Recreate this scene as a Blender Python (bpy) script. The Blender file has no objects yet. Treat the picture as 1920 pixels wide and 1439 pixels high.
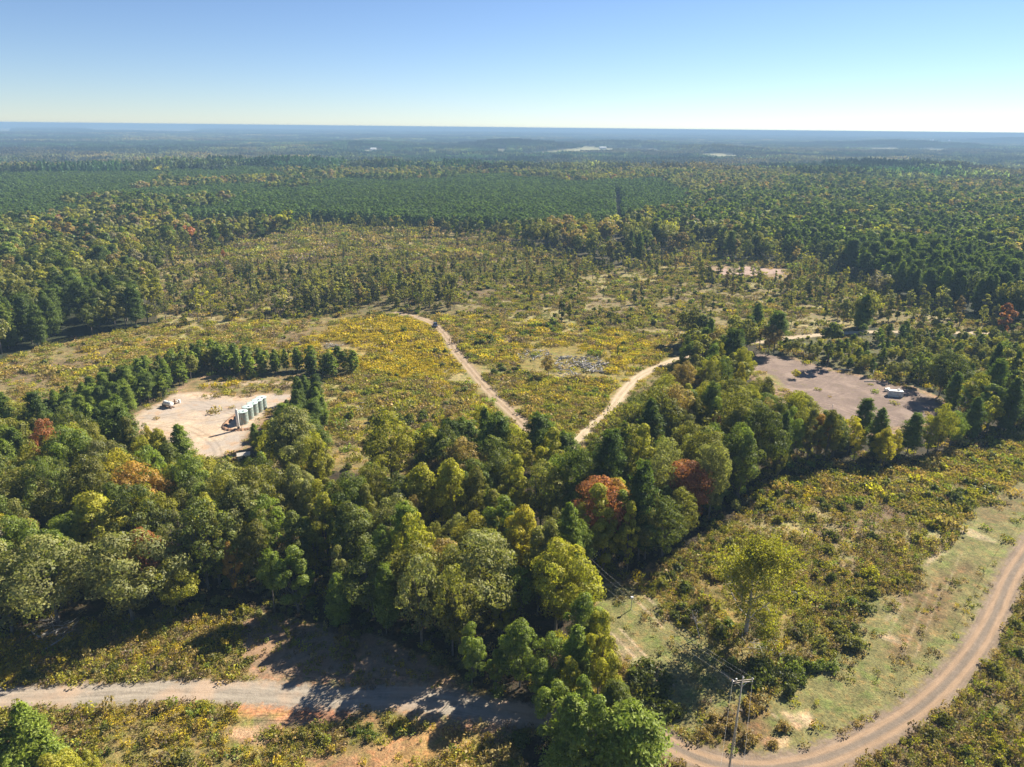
import bpy, bmesh, math
import numpy as np
from mathutils import Matrix, Vector

rng = np.random.default_rng(7)
scn = bpy.context.scene
COL = scn.collection

# ------------------------------------------------------------------ camera model
FPX, HCAM = 1321.0, 85.0                      # focal length in px of a 1920 px wide frame, metres above the fields
TH, RO = math.radians(19.97), math.radians(0.61)
Fv = np.array([0, math.cos(TH), -math.sin(TH)])
R0 = np.array([1.0, 0, 0]); U0 = np.array([0, math.sin(TH), math.cos(TH)])
Rv = math.cos(RO) * R0 + math.sin(RO) * U0
Uv = math.cos(RO) * U0 - math.sin(RO) * R0
CAM = np.array([0, 0, HCAM])

def W(px, py, z=0.0):
    """where the sight line of a surveyed point meets the ground"""
    d = Fv * FPX + Rv * (px - 960) + Uv * (719.5 - py)
    return (d * (z - HCAM) / d[2] + CAM)[:2]

def WP(pts):
    return np.array([W(*p) for p in pts])

def proj(x, y, z=0.0):
    """frame position (1920 px wide) of world points; arrays welcome"""
    x = np.asarray(x, float); y = np.asarray(y, float)
    v = np.stack([x, y, np.zeros_like(x) + z - HCAM], -1)
    w = v @ Fv
    w = np.where(w < 1e-3, 1e-3, w)
    return 960 + FPX * (v @ Rv) / w, 719.5 - FPX * (v @ Uv) / w, w

# ------------------------------------------------------------------ noise
def _hash(ix, iy, s):
    h = (ix.astype(np.int64) * 374761393 + iy.astype(np.int64) * 668265263 + s * 2147483647 + 1013904223) & 0xFFFFFFFF
    h = ((h ^ (h >> 13)) * 1274126177) & 0xFFFFFFFF
    h = (h ^ (h >> 16)) & 0xFFFFFFFF
    return h / 4294967295.0

def vn(x, y, sc, seed=0):
    x = np.asarray(x, float) / sc + 1000.3; y = np.asarray(y, float) / sc + 1000.7
    ix, iy = np.floor(x), np.floor(y); fx, fy = x - ix, y - iy
    fx = fx * fx * (3 - 2 * fx); fy = fy * fy * (3 - 2 * fy)
    a = _hash(ix, iy, seed); b = _hash(ix + 1, iy, seed); c = _hash(ix, iy + 1, seed); d = _hash(ix + 1, iy + 1, seed)
    return (a * (1 - fx) + b * fx) * (1 - fy) + (c * (1 - fx) + d * fx) * fy

def fbm(x, y, sc, seed=0, o=4):
    t = 0; a = 1; n = 0
    for k in range(o):
        t = t + a * vn(x, y, sc / 2 ** k, seed + k * 17); n += a; a *= 0.55
    return t / n

def sstep(a, b, t):
    t = np.clip((t - a) / (b - a), 0, 1); return t * t * (3 - 2 * t)

# ------------------------------------------------------------------ terrain height
def gauss(x, y, cx, cy, sx, sy):
    return np.exp(-((x - cx) / sx) ** 2 - ((y - cy) / sy) ** 2)

KN = W(1700, 322)
FBUMP = []   # gentle rises that carry the far pastures
for (px_, py_, a_, s_) in ((1020, 283, 24, 260), (1165, 277, 24, 380), (1340, 289, 22, 200), (1640, 277, 22, 380), (1760, 280, 20, 300), (690, 280, 22, 240), (935, 280, 20, 160)):
    q_ = W(px_, py_, -20); FBUMP.append((q_[0], q_[1], a_, s_, 420))
def hgt(x, y):
    x = np.asarray(x, float); y = np.asarray(y, float)
    r = np.hypot(x, y)
    z = 1.6 * (vn(x, y, 90, 3) - 0.5) * (1 - sstep(500, 800, r))
    z = z + 9 * (fbm(x, y, 520, 5, 3) - 0.5) * sstep(520, 1100, r)
    z = z + 3 * sstep(900, 1500, r) * (1 - sstep(1350, 1900, r))
    z = z - 24 * sstep(1350, 1900, r)
    z = z + 26 * (fbm(x, y, 2600, 9, 3) - 0.5) * sstep(3800, 8000, r)
    z = z + 15 * (fbm(x, y, 420, 19, 3) - 0.5) * sstep(1800, 2800, r)
    z = z + 27 * gauss(x, y, KN[0], KN[1], 300, 190)             # wooded knoll on the right
    z = z + 9 * gauss(x, y, -560, 1500, 220, 200)
    for (fx_, fy_, a_, sx_, sy_) in FBUMP: z = z + a_ * gauss(x, y, fx_, fy_, sx_, sy_)
    z = z + 48 * gauss(x, y, 5700, 7900, 700, 700)              # far hill on the right
    z = z + 55 * gauss(x, y, 9500, 19000, 3500, 1500)
    z = z + 40 * gauss(x, y, 5200, 21000, 2500, 1500)
    return z

def h1(x, y):
    return float(hgt(np.array([x]), np.array([y]))[0])

# ------------------------------------------------------------------ polygons
def inpoly(px, py, poly):
    poly = np.asarray(poly, float); n = len(poly); c = np.zeros(px.shape, bool)
    j = n - 1
    for i in range(n):
        xi, yi = poly[i]; xj, yj = poly[j]
        if yi != yj:
            m = ((yi > py) != (yj > py)) & (px < (xj - xi) * (py - yi) / (yj - yi) + xi)
            c ^= m
        j = i
    return c

def dseg(x, y, P, closed=False):
    """distance to a polyline, and arclength along it and the signed side"""
    best = np.full(x.shape, 1e9); side = np.zeros(x.shape); along = np.zeros(x.shape); s = 0
    Q = list(P) + ([P[0]] if closed else [])
    for a, b in zip(Q[:-1], Q[1:]):
        a = np.array(a); b = np.array(b); d = b - a; L = math.hypot(*d)
        if L < 1e-6: continue
        t = np.clip(((x - a[0]) * d[0] + (y - a[1]) * d[1]) / L ** 2, 0, 1)
        qx = a[0] + t * d[0] - x; qy = a[1] + t * d[1] - y
        q = np.hypot(qx, qy); m = q < best
        best = np.where(m, q, best)
        cr = np.sign((x - a[0]) * d[1] - (y - a[1]) * d[0])
        side = np.where(m, cr * q, side); along = np.where(m, s + t * L, along); s += L
    return best, side, along

def sd_poly(x, y, P):
    d, _, _ = dseg(x, y, P, True)
    return np.where(inpoly(x, y, P), -d, d)

def smooth_line(P, n=2):
    P = [np.array(p, float) for p in P]
    for _ in range(n):
        Q = [P[0]]
        for a, b in zip(P[:-1], P[1:]): Q += [a * .75 + b * .25, a * .25 + b * .75]
        P = Q + [P[-1]]
    return P

# ------------------------------------------------------------------ land use (surveyed outlines)
# class: tree spacing, share of pines, height range, crown palette, shrubs / m2, weeds / m2
CL = dict(
 dense=dict(sp=8.2, pine=.38, h=(13, 19), pal='mix', shrub=0, weed=0),
 hard=dict(sp=8.2, pine=.08, h=(13, 20), pal='autumn', shrub=0, weed=0),
 plant=dict(sp=5.0, pine=1, h=(10.5, 12.5), pal='pine', shrub=0, weed=0),
 rpine=dict(sp=7.2, pine=.55, h=(14, 20), pal='mix', shrub=0, weed=0),
 main=dict(sp=5.5, pine=.14, h=(11, 21), pal='main', shrub=.02, weed=.08),
 mainr=dict(sp=6.4, pine=.27, h=(11, 18), pal='mainr', shrub=.012, weed=.1),
 scat=dict(sp=10.0, pine=.0, h=(8, 15), pal='vine', shrub=.028, weed=.30),
 row=dict(sp=7.0, pine=.0, h=(11, 16), pal='vine', shrub=.03, weed=.2),
 sparse=dict(sp=17, pine=.0, h=(5, 11), pal='vine', shrub=.018, weed=.42),
 young=dict(sp=3.3, pine=.78, h=(6.5, 9.5), pal='young', shrub=0, weed=.05),
 hedge=dict(sp=4.6, pine=.12, h=(4.5, 8), pal='hedge', shrub=.03, weed=.25),
 weedy=dict(sp=0, pine=0, h=(3, 4), pal='vine', shrub=.010, weed=.85),
 field=dict(sp=0, pine=0, h=(3, 4), pal='vine', shrub=.024, weed=.80),
 left=dict(sp=0, pine=0, h=(3, 4), pal='vine', shrub=.006, weed=.42),
 mown=dict(sp=0, pine=0, h=(3, 4), pal='vine', shrub=0, weed=.03),
 bare=dict(sp=0, pine=0, h=(3, 4), pal='vine', shrub=0, weed=.12),
)
CN = list(CL)
Z = [  # later outlines win
 ('plant', [(-400, 395), (0, 398), (170, 392), (250, 372), (330, 352), (300, 330), (120, 322), (-400, 335)]),
 ('hard', [(250, 372), (560, 352), (700, 345), (860, 338), (1000, 336), (1000, 327), (700, 330), (420, 333), (330, 340)]),
 ('plant', [(330, 352), (520, 346), (560, 338), (420, 326), (300, 328)]),
 ('plant', [(330, 424), (420, 405), (480, 376), (640, 357), (860, 346), (1020, 344), (1060, 354), (1230, 348), (1290, 372), (1270, 405), (1170, 428), (1000, 436), (820, 432), (600, 420), (470, 420)]),
 ('hard', [(1050, 330), (1400, 330), (1920, 372), (1920, 396), (1560, 366), (1290, 350), (1120, 342)]),
 ('rpine', [(1160, 430), (1270, 410), (1300, 378), (1560, 375), (2300, 420), (2500, 640), (1920, 612), (1640, 560), (1560, 486), (1400, 448), (1300, 470)]),
 ('hard', [(-500, 470), (0, 436), (240, 402), (330, 424), (400, 446), (500, 446), (480, 456), (330, 480), (300, 500), (330, 560), (350, 600), (250, 606), (100, 646), (-60, 700), (-500, 800)]),
 ('dense', [(-500, 520), (-50, 500), (180, 500), (260, 540), (250, 606), (100, 646), (-60, 700), (-500, 800)]),
 ('hard', [(400, 446), (600, 442), (1000, 450), (1160, 440), (1290, 445), (1290, 478), (1150, 498), (1000, 466), (900, 446), (600, 436), (420, 438)]),
 ('sparse', [(500, 447), (620, 437), (900, 448), (1010, 468), (960, 500), (700, 520), (540, 530), (400, 540), (330, 500), (420, 470)]),
 ('scat', [(300, 515), (420, 508), (560, 520), (760, 505), (1000, 500), (1150, 500), (1200, 520), (1120, 545), (960, 560), (860, 590), (700, 588), (560, 590), (400, 598), (300, 605)]),
 ('row', [(540, 545), (700, 535), (860, 545), (860, 585), (700, 584), (560, 588)]),
 ('sparse', [(860, 590), (960, 555), (1150, 530), (1240, 500), (1330, 500), (1480, 510), (1540, 540), (1640, 590), (1600, 628), (1430, 634), (1280, 640), (1080, 604)]),
 ('scat', [(1200, 478), (1400, 490), (1560, 498), (1700, 560), (1920, 610), (1920, 628), (1650, 616), (1560, 600), (1440, 560), (1330, 540), (1200, 520)]),
 ('hedge', [(1440, 640), (1650, 632), (2000, 636), (2300, 700), (2300, 790), (1920, 735), (1800, 745), (1690, 716), (1560, 690), (1460, 668)]),
 ('left', [(-500, 880), (-60, 694), (100, 645), (250, 612), (400, 602), (700, 592), (760, 590), (700, 640), (640, 690), (400, 700), (300, 712), (180, 756), (0, 830), (-200, 900)]),
 ('weedy', [(560, 640), (640, 600), (760, 590), (870, 594), (1080, 610), (1250, 635), (1275, 680), (1180, 735), (1110, 815), (1060, 836), (980, 800), (900, 815), (780, 872), (600, 870), (545, 838), (545, 770), (600, 730), (640, 700)]),
 ('main', [(-700, 900), (-300, 872), (0, 862), (180, 868), (330, 882), (440, 886), (500, 880), (600, 885), (720, 900), (800, 880), (880, 845), (960, 850), (1060, 850), (1120, 830), (1190, 780), (1250, 735), (1290, 700), (1410, 700), (1470, 800), (1440, 915), (1400, 945), (1320, 1010), (1200, 1075), (1150, 1068), (1090, 1085), (1070, 1130), (1040, 1170), (1010, 1215), (900, 1240), (800, 1232), (700, 1188), (560, 1165), (400, 1150), (300, 1140), (150, 1158), (0, 1190), (-200, 1230), (-700, 1300)]),
 ('mainr', [(1290, 640), (1440, 640), (1395, 700), (1440, 800), (1560, 822), (1700, 826), (1800, 800), (1850, 735), (1990, 700), (2300, 760), (2300, 800), (1920, 800), (1770, 855), (1690, 880), (1560, 885), (1440, 916), (1380, 860), (1250, 760)]),
 ('main', [(1030, 1180), (1070, 1150), (1120, 1200), (1135, 1290), (1195, 1390), (1215, 1480), (1000, 1480), (1000, 1390), (1010, 1330), (880, 1285), (850, 1250), (900, 1235)]),
 ('young', [(-120, 880), (0, 822), (100, 784), (200, 742), (310, 700), (390, 680), (560, 690), (650, 688), (655, 710), (570, 716), (480, 704), (400, 702), (330, 734), (230, 800), (240, 850), (100, 850), (0, 856)]),
 ('young', [(545, 770), (590, 745), (600, 800), (545, 860), (490, 880), (490, 830)]),
 ('bare', [(230, 800), (330, 732), (380, 704), (560, 706), (600, 715), (600, 735), (550, 762), (520, 800), (480, 840), (440, 866), (370, 868), (300, 850)]),
 ('bare', [(1385, 690), (1415, 663), (1480, 668), (1560, 694), (1670, 712), (1740, 736), (1800, 762), (1770, 800), (1690, 815), (1560, 812), (1470, 780), (1420, 720)]),
 ('bare', [(1315, 500), (1400, 497), (1470, 503), (1480, 518), (1400, 522), (1340, 515)]),
 ('weedy', [(-600, 1320), (0, 1200), (150, 1172), (300, 1156), (420, 1180), (560, 1240), (640, 1290), (520, 1500), (-600, 1500)]),
 ('bare', [(430, 1170), (560, 1168), (700, 1192), (800, 1240), (880, 1300), (1000, 1350), (960, 1400), (860, 1370), (700, 1350), (600, 1340), (500, 1345), (470, 1290), (430, 1250)]),
 ('weedy', [(470, 1345), (600, 1350), (700, 1360), (860, 1360), (1000, 1400), (1000, 1600), (400, 1600)]),
 ('field', [(1095, 1110), (1200, 1082), (1330, 1012), (1410, 945), (1450, 920), (1560, 890), (1690, 886), (1770, 860), (1920, 806), (2300, 780), (2500, 1500), (1210, 1600), (1215, 1480), (1195, 1385), (1140, 1290), (1110, 1200)]),
 ('mown', [(1105, 1105), (1150, 1085), (1215, 1125), (1290, 1200), (1330, 1245), (1400, 1300), (1500, 1350), (1480, 1400), (1390, 1400), (1330, 1380), (1260, 1340), (1200, 1270), (1140, 1200), (1120, 1150)]),
 ('mown', [(2000, 860), (1920, 880), (1820, 945), (1765, 1000), (1705, 1060), (1650, 1130), (1605, 1195), (1560, 1250), (1490, 1310), (1420, 1345), (1390, 1400), (1450, 1440), (1600, 1400), (1700, 1340), (1780, 1280), (1830, 1210), (1880, 1080), (1980, 960)]),
]

def classify(x, y, jit=1.0):
    jx = jit * ((fbm(x, y, 14, 21, 2) - .5) * 9); jy = jit * ((fbm(x, y, 14, 33, 2) - .5) * 9)
    r = np.hypot(x, y)
    k = 1 + np.clip((r - 400) / 300, 0, 4)
    px, py, w = proj(x + jx * k, y + jy * k)
    c = np.zeros(x.shape, int)
    n = fbm(x, y, 330, 71, 3)
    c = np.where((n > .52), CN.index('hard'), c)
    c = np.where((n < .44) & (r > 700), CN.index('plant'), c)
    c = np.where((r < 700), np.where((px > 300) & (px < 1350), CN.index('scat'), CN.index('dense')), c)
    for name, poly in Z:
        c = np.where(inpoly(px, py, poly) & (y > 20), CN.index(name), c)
    c = np.where(y < 62, CN.index('weedy'), c)
    return c

# ------------------------------------------------------------------ roads, tracks, pads
ROADS = dict(
 gravel=dict(px=[(-260, 1330), (-60, 1312), (0, 1309), (150, 1305), (300, 1297), (420, 1297), (550, 1306), (650, 1310), (750, 1306), (850, 1320), (950, 1338), (1050, 1352), (1150, 1362), (1215, 1372)], w=2.5),
 dirt=dict(px=[(2120, 860), (2020, 930), (1960, 988), (1925, 1040), (1893, 1085), (1868, 1150), (1835, 1210), (1790, 1268), (1735, 1322), (1675, 1362), (1600, 1402), (1520, 1432), (1420, 1446), (1330, 1432), (1270, 1406), (1215, 1372)], w=2.5),
 track=dict(px=[(745, 588), (800, 600), (832, 625), (852, 660), (880, 692), (920, 738), (962, 776), (1000, 815), (1040, 850)], w=2.9),
 lane=dict(px=[(1050, 860), (1078, 830), (1110, 800), (1148, 768), (1168, 735), (1196, 708), (1230, 690), (1262, 676), (1330, 655), (1450, 637), (1560, 626), (1650, 622), (1780, 625), (1960, 628), (2200, 650)], w=2.1),
)
PADS = dict(
 tank_pad=[(236, 796), (330, 742), (372, 738), (445, 748), (520, 738), (548, 742), (540, 752), (505, 772), (470, 800), (452, 840), (400, 862), (350, 860), (320, 830), (280, 815)],
 clay_pad=[(1395, 690), (1418, 664), (1475, 670), (1560, 696), (1670, 716), (1735, 738), (1788, 762), (1750, 785), (1690, 800), (1600, 800), (1540, 770), (1480, 735), (1450, 705)],
 far_pad=[(1335, 506), (1400, 500), (1462, 505), (1468, 512), (1400, 517), (1350, 515)],
 dirt_turnout=[(440, 1180), (560, 1172), (700, 1195), (800, 1245), (880, 1305), (980, 1345), (900, 1350), (760, 1335), (600, 1330), (480, 1330), (500, 1300), (520, 1270), (470, 1235)],
)
for k, r in ROADS.items(): r['W'] = [tuple(p) for p in smooth_line(WP(r['px']), 2)]
PADW = {k: [tuple(p) for p in WP(v)] for k, v in PADS.items()}

# ------------------------------------------------------------------ ground colour (what grows or lies there)
def lin(r, g, b):
    f = lambda c: (c / 255 / 12.92 if c <= 10.3 else ((c / 255 + .055) / 1.055) ** 2.4)
    return np.array([f(r), f(g), f(b)])

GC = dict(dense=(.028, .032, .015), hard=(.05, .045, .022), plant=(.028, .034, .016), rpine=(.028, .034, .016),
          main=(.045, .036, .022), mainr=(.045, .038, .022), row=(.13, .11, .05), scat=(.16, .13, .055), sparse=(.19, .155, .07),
          young=(.09, .08, .035), hedge=(.09, .085, .035), weedy=(.20, .165, .055), field=(.165, .14, .058),
          left=(.215, .18, .075), mown=(.165, .155, .062), bare=(.24, .17, .105))
# soft patches: outline, colour, feather m, strength
PATCH = [
 ([(560, 640), (640, 600), (780, 595), (830, 640), (850, 690), (760, 700), (640, 680)], (.25, .18, .022), 14, .75),
 ([(930, 600), (1080, 612), (1250, 640), (1200, 660), (1050, 640), (900, 625)], (.25, .16, .03), 12, .7),
 ([(250, 622), (285, 622), (300, 645), (262, 650)], (.17, .10, .07), 8, .8),
 ([(120, 716), (178, 700), (182, 706), (130, 724)], (.5, .46, .4), 1.5, .9),
 ([(60, 745), (200, 700), (210, 712), (90, 765)], (.26, .20, .12), 5, .6),
 ([(600, 830), (700, 820), (790, 850), (770, 868), (640, 880), (600, 865)], (.21, .165, .075), 4, .8),
 ([(360, 712), (470, 702), (600, 708), (600, 730), (520, 742), (430, 745), (380, 738), (340, 742)], (.17, .14, .06), 4, .75),
 ([(390, 722), (500, 715), (585, 722), (560, 727), (480, 724), (400, 733)], (.38, .30, .22), 2.5, .6),
 ([(500, 748), (545, 742), (545, 756), (510, 766)], (.36, .23, .13), 2, .8),
 ([(1410, 690), (1440, 682), (1490, 700), (1500, 735), (1455, 730)], (.19, .17, .06), 5, .8),
 ([(1640, 748), (1760, 748), (1770, 765), (1700, 770), (1620, 765)], (.15, .15, .06), 4, .7),
 ([(610, 440), (820, 443), (1000, 470), (920, 466), (700, 452)], (.15, .10, .055), 20, .7),
 ([(820, 447), (1000, 456), (1000, 462), (840, 456)], (.32, .27, .14), 10, .6),
 ([(940, 535), (1060, 522), (1180, 510), (1290, 512), (1280, 524), (1120, 530), (980, 548)], (.26, .23, .10), 8, .6),
 ([(1400, 445), (1130, 432), (1160, 430)], (.1, .1, .05), 10, .2),
 ([(70, 1170), (140, 1162), (150, 1185), (90, 1200), (50, 1200)], (.2, .17, .13), 2, .7),
 ([(560, 1215), (700, 1230), (800, 1262), (760, 1290), (600, 1270), (470, 1258)], (.30, .19, .12), 3, .7),
 ([(430, 1322), (520, 1320), (620, 1328), (600, 1345), (520, 1352), (470, 1345)], (.42, .20, .10), 2, .85),
 ([(560, 1335), (700, 1335), (720, 1352), (600, 1358)], (.22, .115, .07), 2, .8),
 ([(415, 1362), (470, 1365), (525, 1392), (470, 1400), (430, 1385)], (.42, .27, .17), 1.2, .85),
 ([(560, 1425), (700, 1400), (830, 1365), (940, 1360), (860, 1400), (760, 1450), (600, 1470)], (.36, .2, .11), 3, .75),
 ([(1130, 1180), (1200, 1215), (1250, 1280), (1220, 1290), (1150, 1240)], (.26, .2, .13), 2, .6),
 ([(1470, 1340), (1520, 1335), (1530, 1360), (1490, 1372)], (.46, .34, .22), 1.5, .8),
 ([(1430, 1385), (1475, 1385), (1470, 1405), (1435, 1405)], (.40, .28, .17), 1.2, .7),
 ([(1790, 990), (1810, 990), (1870, 1018), (1865, 1024), (1800, 1005)], (.38, .31, .20), .9, .6),
 ([(1640, 1192), (1655, 1190), (1712, 1212), (1700, 1218), (1650, 1202)], (.38, .31, .21), .8, .6),
 ([(1760, 1010), (1790, 1000), (1775, 1040), (1735, 1065)], (.4, .32, .22), 1, .6),
 ([(1690, 1110), (1720, 1085), (1690, 1140), (1660, 1170)], (.36, .28, .19), 1, .5),
 ([(1740, 1080), (1830, 1050), (1780, 1180), (1700, 1240), (1660, 1230)], (.15, .095, .05), 6, .8),
 ([(1840, 950), (1920, 905), (1930, 950), (1850, 1000)], (.14, .10, .05), 4, .6),
 ([(1110, 1105), (1160, 1075), (1180, 1085), (1150, 1110)], (.36, .28, .18), 2, .6),
 ([(1440, 1010), (1540, 1000), (1560, 1080), (1480, 1090)], (.17, .12, .075), 6, .6),
 ([(1330, 1350), (1420, 1340), (1430, 1390), (1350, 1390)], (.15, .08, .045), 4, .7),
 ([(90, 430), (135, 433), (140, 440), (95, 438)], (.42, .36, .27), 5, .9),
 ([(1010, 368), (1065, 362), (1060, 374), (1015, 380)], (.34, .2, .12), 10, .9),
 ([(950, 352), (972, 352), (972, 360), (952, 360)], (.30, .16, .1), 8, .9),
]
for (a, b) in (((1140, 1186), (1250, 1300)), ((1157, 1180), (1262, 1290)), ((1350, 1263), (1455, 1349)), ((1187, 1126), (1240, 1180)), ((1205, 1118), (1258, 1172))):
    PATCH.append(([a, (a[0] + 5, a[1] - 1), (b[0] + 5, b[1] - 1), b], (.38, .30, .20), .4, .7))
for q in ((1745, 1100, 1690, 1230), (1765, 1105, 1712, 1235), (1700, 1120, 1660, 1200), (1800, 1040, 1770, 1110)):
    PATCH.append(([(q[0], q[1]), (q[0] + 4, q[1]), (q[2] + 5, q[3]), (q[2], q[3])], (.3, .24, .15), .4, .5))

FIELDS = [  # pale pastures far away
 ([(965, 290), (1080, 279), (1080, 284), (990, 293)], (.42, .40, .22)),
 ([(1080, 277), (1250, 281), (1245, 284), (1080, 281)], (.36, .36, .22)),
 ([(1290, 292), (1320, 286), (1375, 288), (1390, 297), (1335, 301)], (.36, .34, .22)),
 ([(1585, 277), (1690, 278), (1690, 281), (1590, 280)], (.42, .42, .30)),
 ([(1715, 280), (1800, 281), (1790, 286), (1710, 284)], (.34, .34, .25)),
 ([(-200, 241), (40, 242), (40, 246), (-200, 247)], (.5, .48, .38)),
 ([(660, 281), (720, 280), (720, 284), (665, 285)], (.42, .38, .25)),
 ([(920, 281), (950, 280), (955, 284), (925, 285)], (.4, .38, .24)),
 ([(150, 240), (380, 243), (370, 246), (160, 243)], (.25, .26, .2)),
]
FW = None

def fieldmask(x, y):
    px, py, w = proj(x + 60 * (vn(x, y, 130, 5) - .5), y + 120 * (vn(x, y, 160, 6) - .5), hgt(x, y) + 4)
    m = np.zeros(x.shape, bool)
    for poly, c in FIELDS:
        m |= inpoly(px, py, poly) | inpoly(px, py + 1.5, poly) | inpoly(px, py - 2, poly) | inpoly(px, py - 4, poly)
    # small scattered clearings further out
    r = np.hypot(x, y)
    m |= (r > 2600) & (vn(x, y, 240, 44) > .86) & (vn(x, y, 1900, 45) > .42)
    return m

def landcolor(x, y):
    c = classify(x, y)
    T = np.array([GC[n] for n in CN])
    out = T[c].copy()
    r = np.hypot(x, y)
    far = r > 650
    for poly, colr, fe, st in PATCH:
        P = [tuple(p) for p in WP(poly)]
        P0 = np.array(P); lo = P0.min(0) - fe * 2; hi = P0.max(0) + fe * 2
        m = (x > lo[0]) & (x < hi[0]) & (y > lo[1]) & (y < hi[1])
        if not m.any(): continue
        d = sd_poly(x[m], y[m], P) + fe * 1.2 * (fbm(x[m], y[m], fe * 1.8 + .4, 91, 3) - .5)
        a = st * (1 - sstep(-fe * .5, fe * .5, d))
        out[m] = out[m] * (1 - a[:, None]) + np.array(colr) * a[:, None]
    # goldenrod drifts in the open weeds
    gm = np.isin(c, [CN.index('weedy'), CN.index('left'), CN.index('field')])
    g = sstep(.5, .72, fbm(x, y, 16, 55, 4)) * gm * .42
    out = out * (1 - g[:, None]) + np.array([.22, .165, .03]) * g[:, None]
    om = np.isin(c, [CN.index(k_) for k_ in ('weedy', 'left', 'scat', 'sparse', 'field')])
    st = sstep(.52, .70, fbm(x * .35, y, 24, 141, 5)) * om * .75
    out = out * (1 - st[:, None]) + np.array([.135, .095, .060]) * st[:, None]
    st = sstep(.56, .70, fbm(x * .4, y, 15, 161, 5)) * om * .7
    out = out * (1 - st[:, None]) + np.array([.30, .26, .125]) * st[:, None]
    b = sstep(.55, .75, fbm(x, y, 22, 66, 4)) * gm * .6
    out = out * (1 - b[:, None]) + np.array([.13, .082, .052]) * b[:, None]
    if (r > 2000).any():
        f = r > 2000
        px, py, w = proj(x[f], y[f], hgt(x[f], y[f])); o = out[f]
        nn = fbm(x[f], y[f], 900, 12, 4)[:, None]
        o = np.array([.03, .042, .02]) * (1 - nn) + np.array([.06, .055, .03]) * nn
        m = fieldmask(x[f], y[f]); o[m] = (.27, .26, .15)
        out[f] = o
    return out

# ------------------------------------------------------------------ mesh helpers
def new_mesh(name, v, faces_idx, sizes, mats=(), fattr=None, pattr=None, cattr=None, smooth=False):
    v = np.asarray(v, np.float32); fi = np.asarray(faces_idx, np.int32).ravel(); sz = np.asarray(sizes, np.int32)
    me = bpy.data.meshes.new(name)
    me.vertices.add(len(v)); me.vertices.foreach_set('co', v.ravel())
    me.loops.add(len(fi)); me.loops.foreach_set('vertex_index', fi)
    me.polygons.add(len(sz))
    st = np.concatenate([[0], np.cumsum(sz)[:-1]]).astype(np.int32)
    me.polygons.foreach_set('loop_start', st); me.polygons.foreach_set('loop_total', sz)
    if smooth: me.polygons.foreach_set('use_smooth', np.ones(len(sz), bool))
    me.update(calc_edges=True)
    for k, a in (fattr or {}).items():
        at = me.attributes.new(k, 'FLOAT', 'FACE'); at.data.foreach_set('value', np.asarray(a, np.float32))
    for k, a in (pattr or {}).items():
        at = me.attributes.new(k, 'FLOAT', 'POINT'); at.data.foreach_set('value', np.asarray(a, np.float32))
    for k, a in (cattr or {}).items():
        at = me.attributes.new(k, 'FLOAT_VECTOR', 'POINT'); at.data.foreach_set('vector', np.asarray(a, np.float32).ravel())
    for m in mats: me.materials.append(m)
    me.validate()
    return me

def link(name, me, parent=None, loc=(0, 0, 0), rz=0, kind=None):
    o = bpy.data.objects.new(name, me); COL.objects.link(o)
    o.location = loc; o.rotation_euler = (0, 0, rz)
    if parent: o.parent = parent
    if kind: o['kind'] = kind
    return o

def tag(o, label, cat, group=None):
    o['label'] = label; o['category'] = cat
    if group: o['group'] = group
    return o

class MB:
    """collects shapes of one part"""
    def __init__(s): s.v = []; s.f = []
    def _add(s, v, f):
        b = len(s.v); s.v += [tuple(p) for p in v]; s.f += [tuple(i + b for i in q) for q in f]; return s
    def box(s, c, d, rz=0, bev=0):
        bm = bmesh.new(); bmesh.ops.create_cube(bm, size=1)
        for q in bm.verts: q.co = Vector((q.co.x * d[0], q.co.y * d[1], q.co.z * d[2]))
        if bev: bmesh.ops.bevel(bm, geom=bm.edges[:], offset=bev, segments=2, affect='EDGES')
        M = Matrix.Translation(c) @ Matrix.Rotation(rz, 4, 'Z'); bm.transform(M); bm.verts.index_update()
        s._add([v.co[:] for v in bm.verts], [[v.index for v in f.verts] for f in bm.faces]); bm.free(); return s
    def tube(s, pts, rad, n=10, cap=True):
        pts = [Vector(p) for p in pts]; rad = rad if hasattr(rad, '__len__') else [rad] * len(pts)
        v = []; f = []
        t0 = (pts[1] - pts[0]).normalized(); u = t0.orthogonal().normalized()
        for i, p in enumerate(pts):
            t = (pts[min(i + 1, len(pts) - 1)] - pts[max(i - 1, 0)]).normalized()
            u = (u - t * u.dot(t)).normalized(); w = t.cross(u)
            for k in range(n):
                a = 2 * math.pi * k / n; v.append(p + (u * math.cos(a) + w * math.sin(a)) * rad[i])
        for i in range(len(pts) - 1):
            for k in range(n): f.append((i * n + k, i * n + (k + 1) % n, (i + 1) * n + (k + 1) % n, (i + 1) * n + k))
        if cap: f += [tuple(range(n))[::-1], tuple(range((len(pts) - 1) * n, len(pts) * n))]
        return s._add(v, f)
    def lathe(s, prof, c=(0, 0, 0), n=24):
        v = []; f = []
        for r, z in prof:
            for k in range(n):
                a = 2 * math.pi * k / n; v.append((c[0] + r * math.cos(a), c[1] + r * math.sin(a), c[2] + z))
        for i in range(len(prof) - 1):
            for k in range(n): f.append((i * n + k, i * n + (k + 1) % n, (i + 1) * n + (k + 1) % n, (i + 1) * n + k))
        f.append(tuple(range((len(prof) - 1) * n, len(prof) * n)))
        return s._add(v, f)
    def mesh(s, name, mat, smooth=False):
        me = bpy.data.meshes.new(name); me.from_pydata([tuple(p) for p in s.v], [], s.f); me.materials.append(mat)
        if smooth:
            me.polygons.foreach_set('use_smooth', np.ones(len(me.polygons), bool)); me.set_sharp_from_angle(angle=math.radians(40))
        me.update(); return me
    def build(s, name, mat, parent=None, loc=(0, 0, 0), rz=0, smooth=False):
        return link(name, s.mesh(name, mat, smooth), parent, loc, rz)

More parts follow.
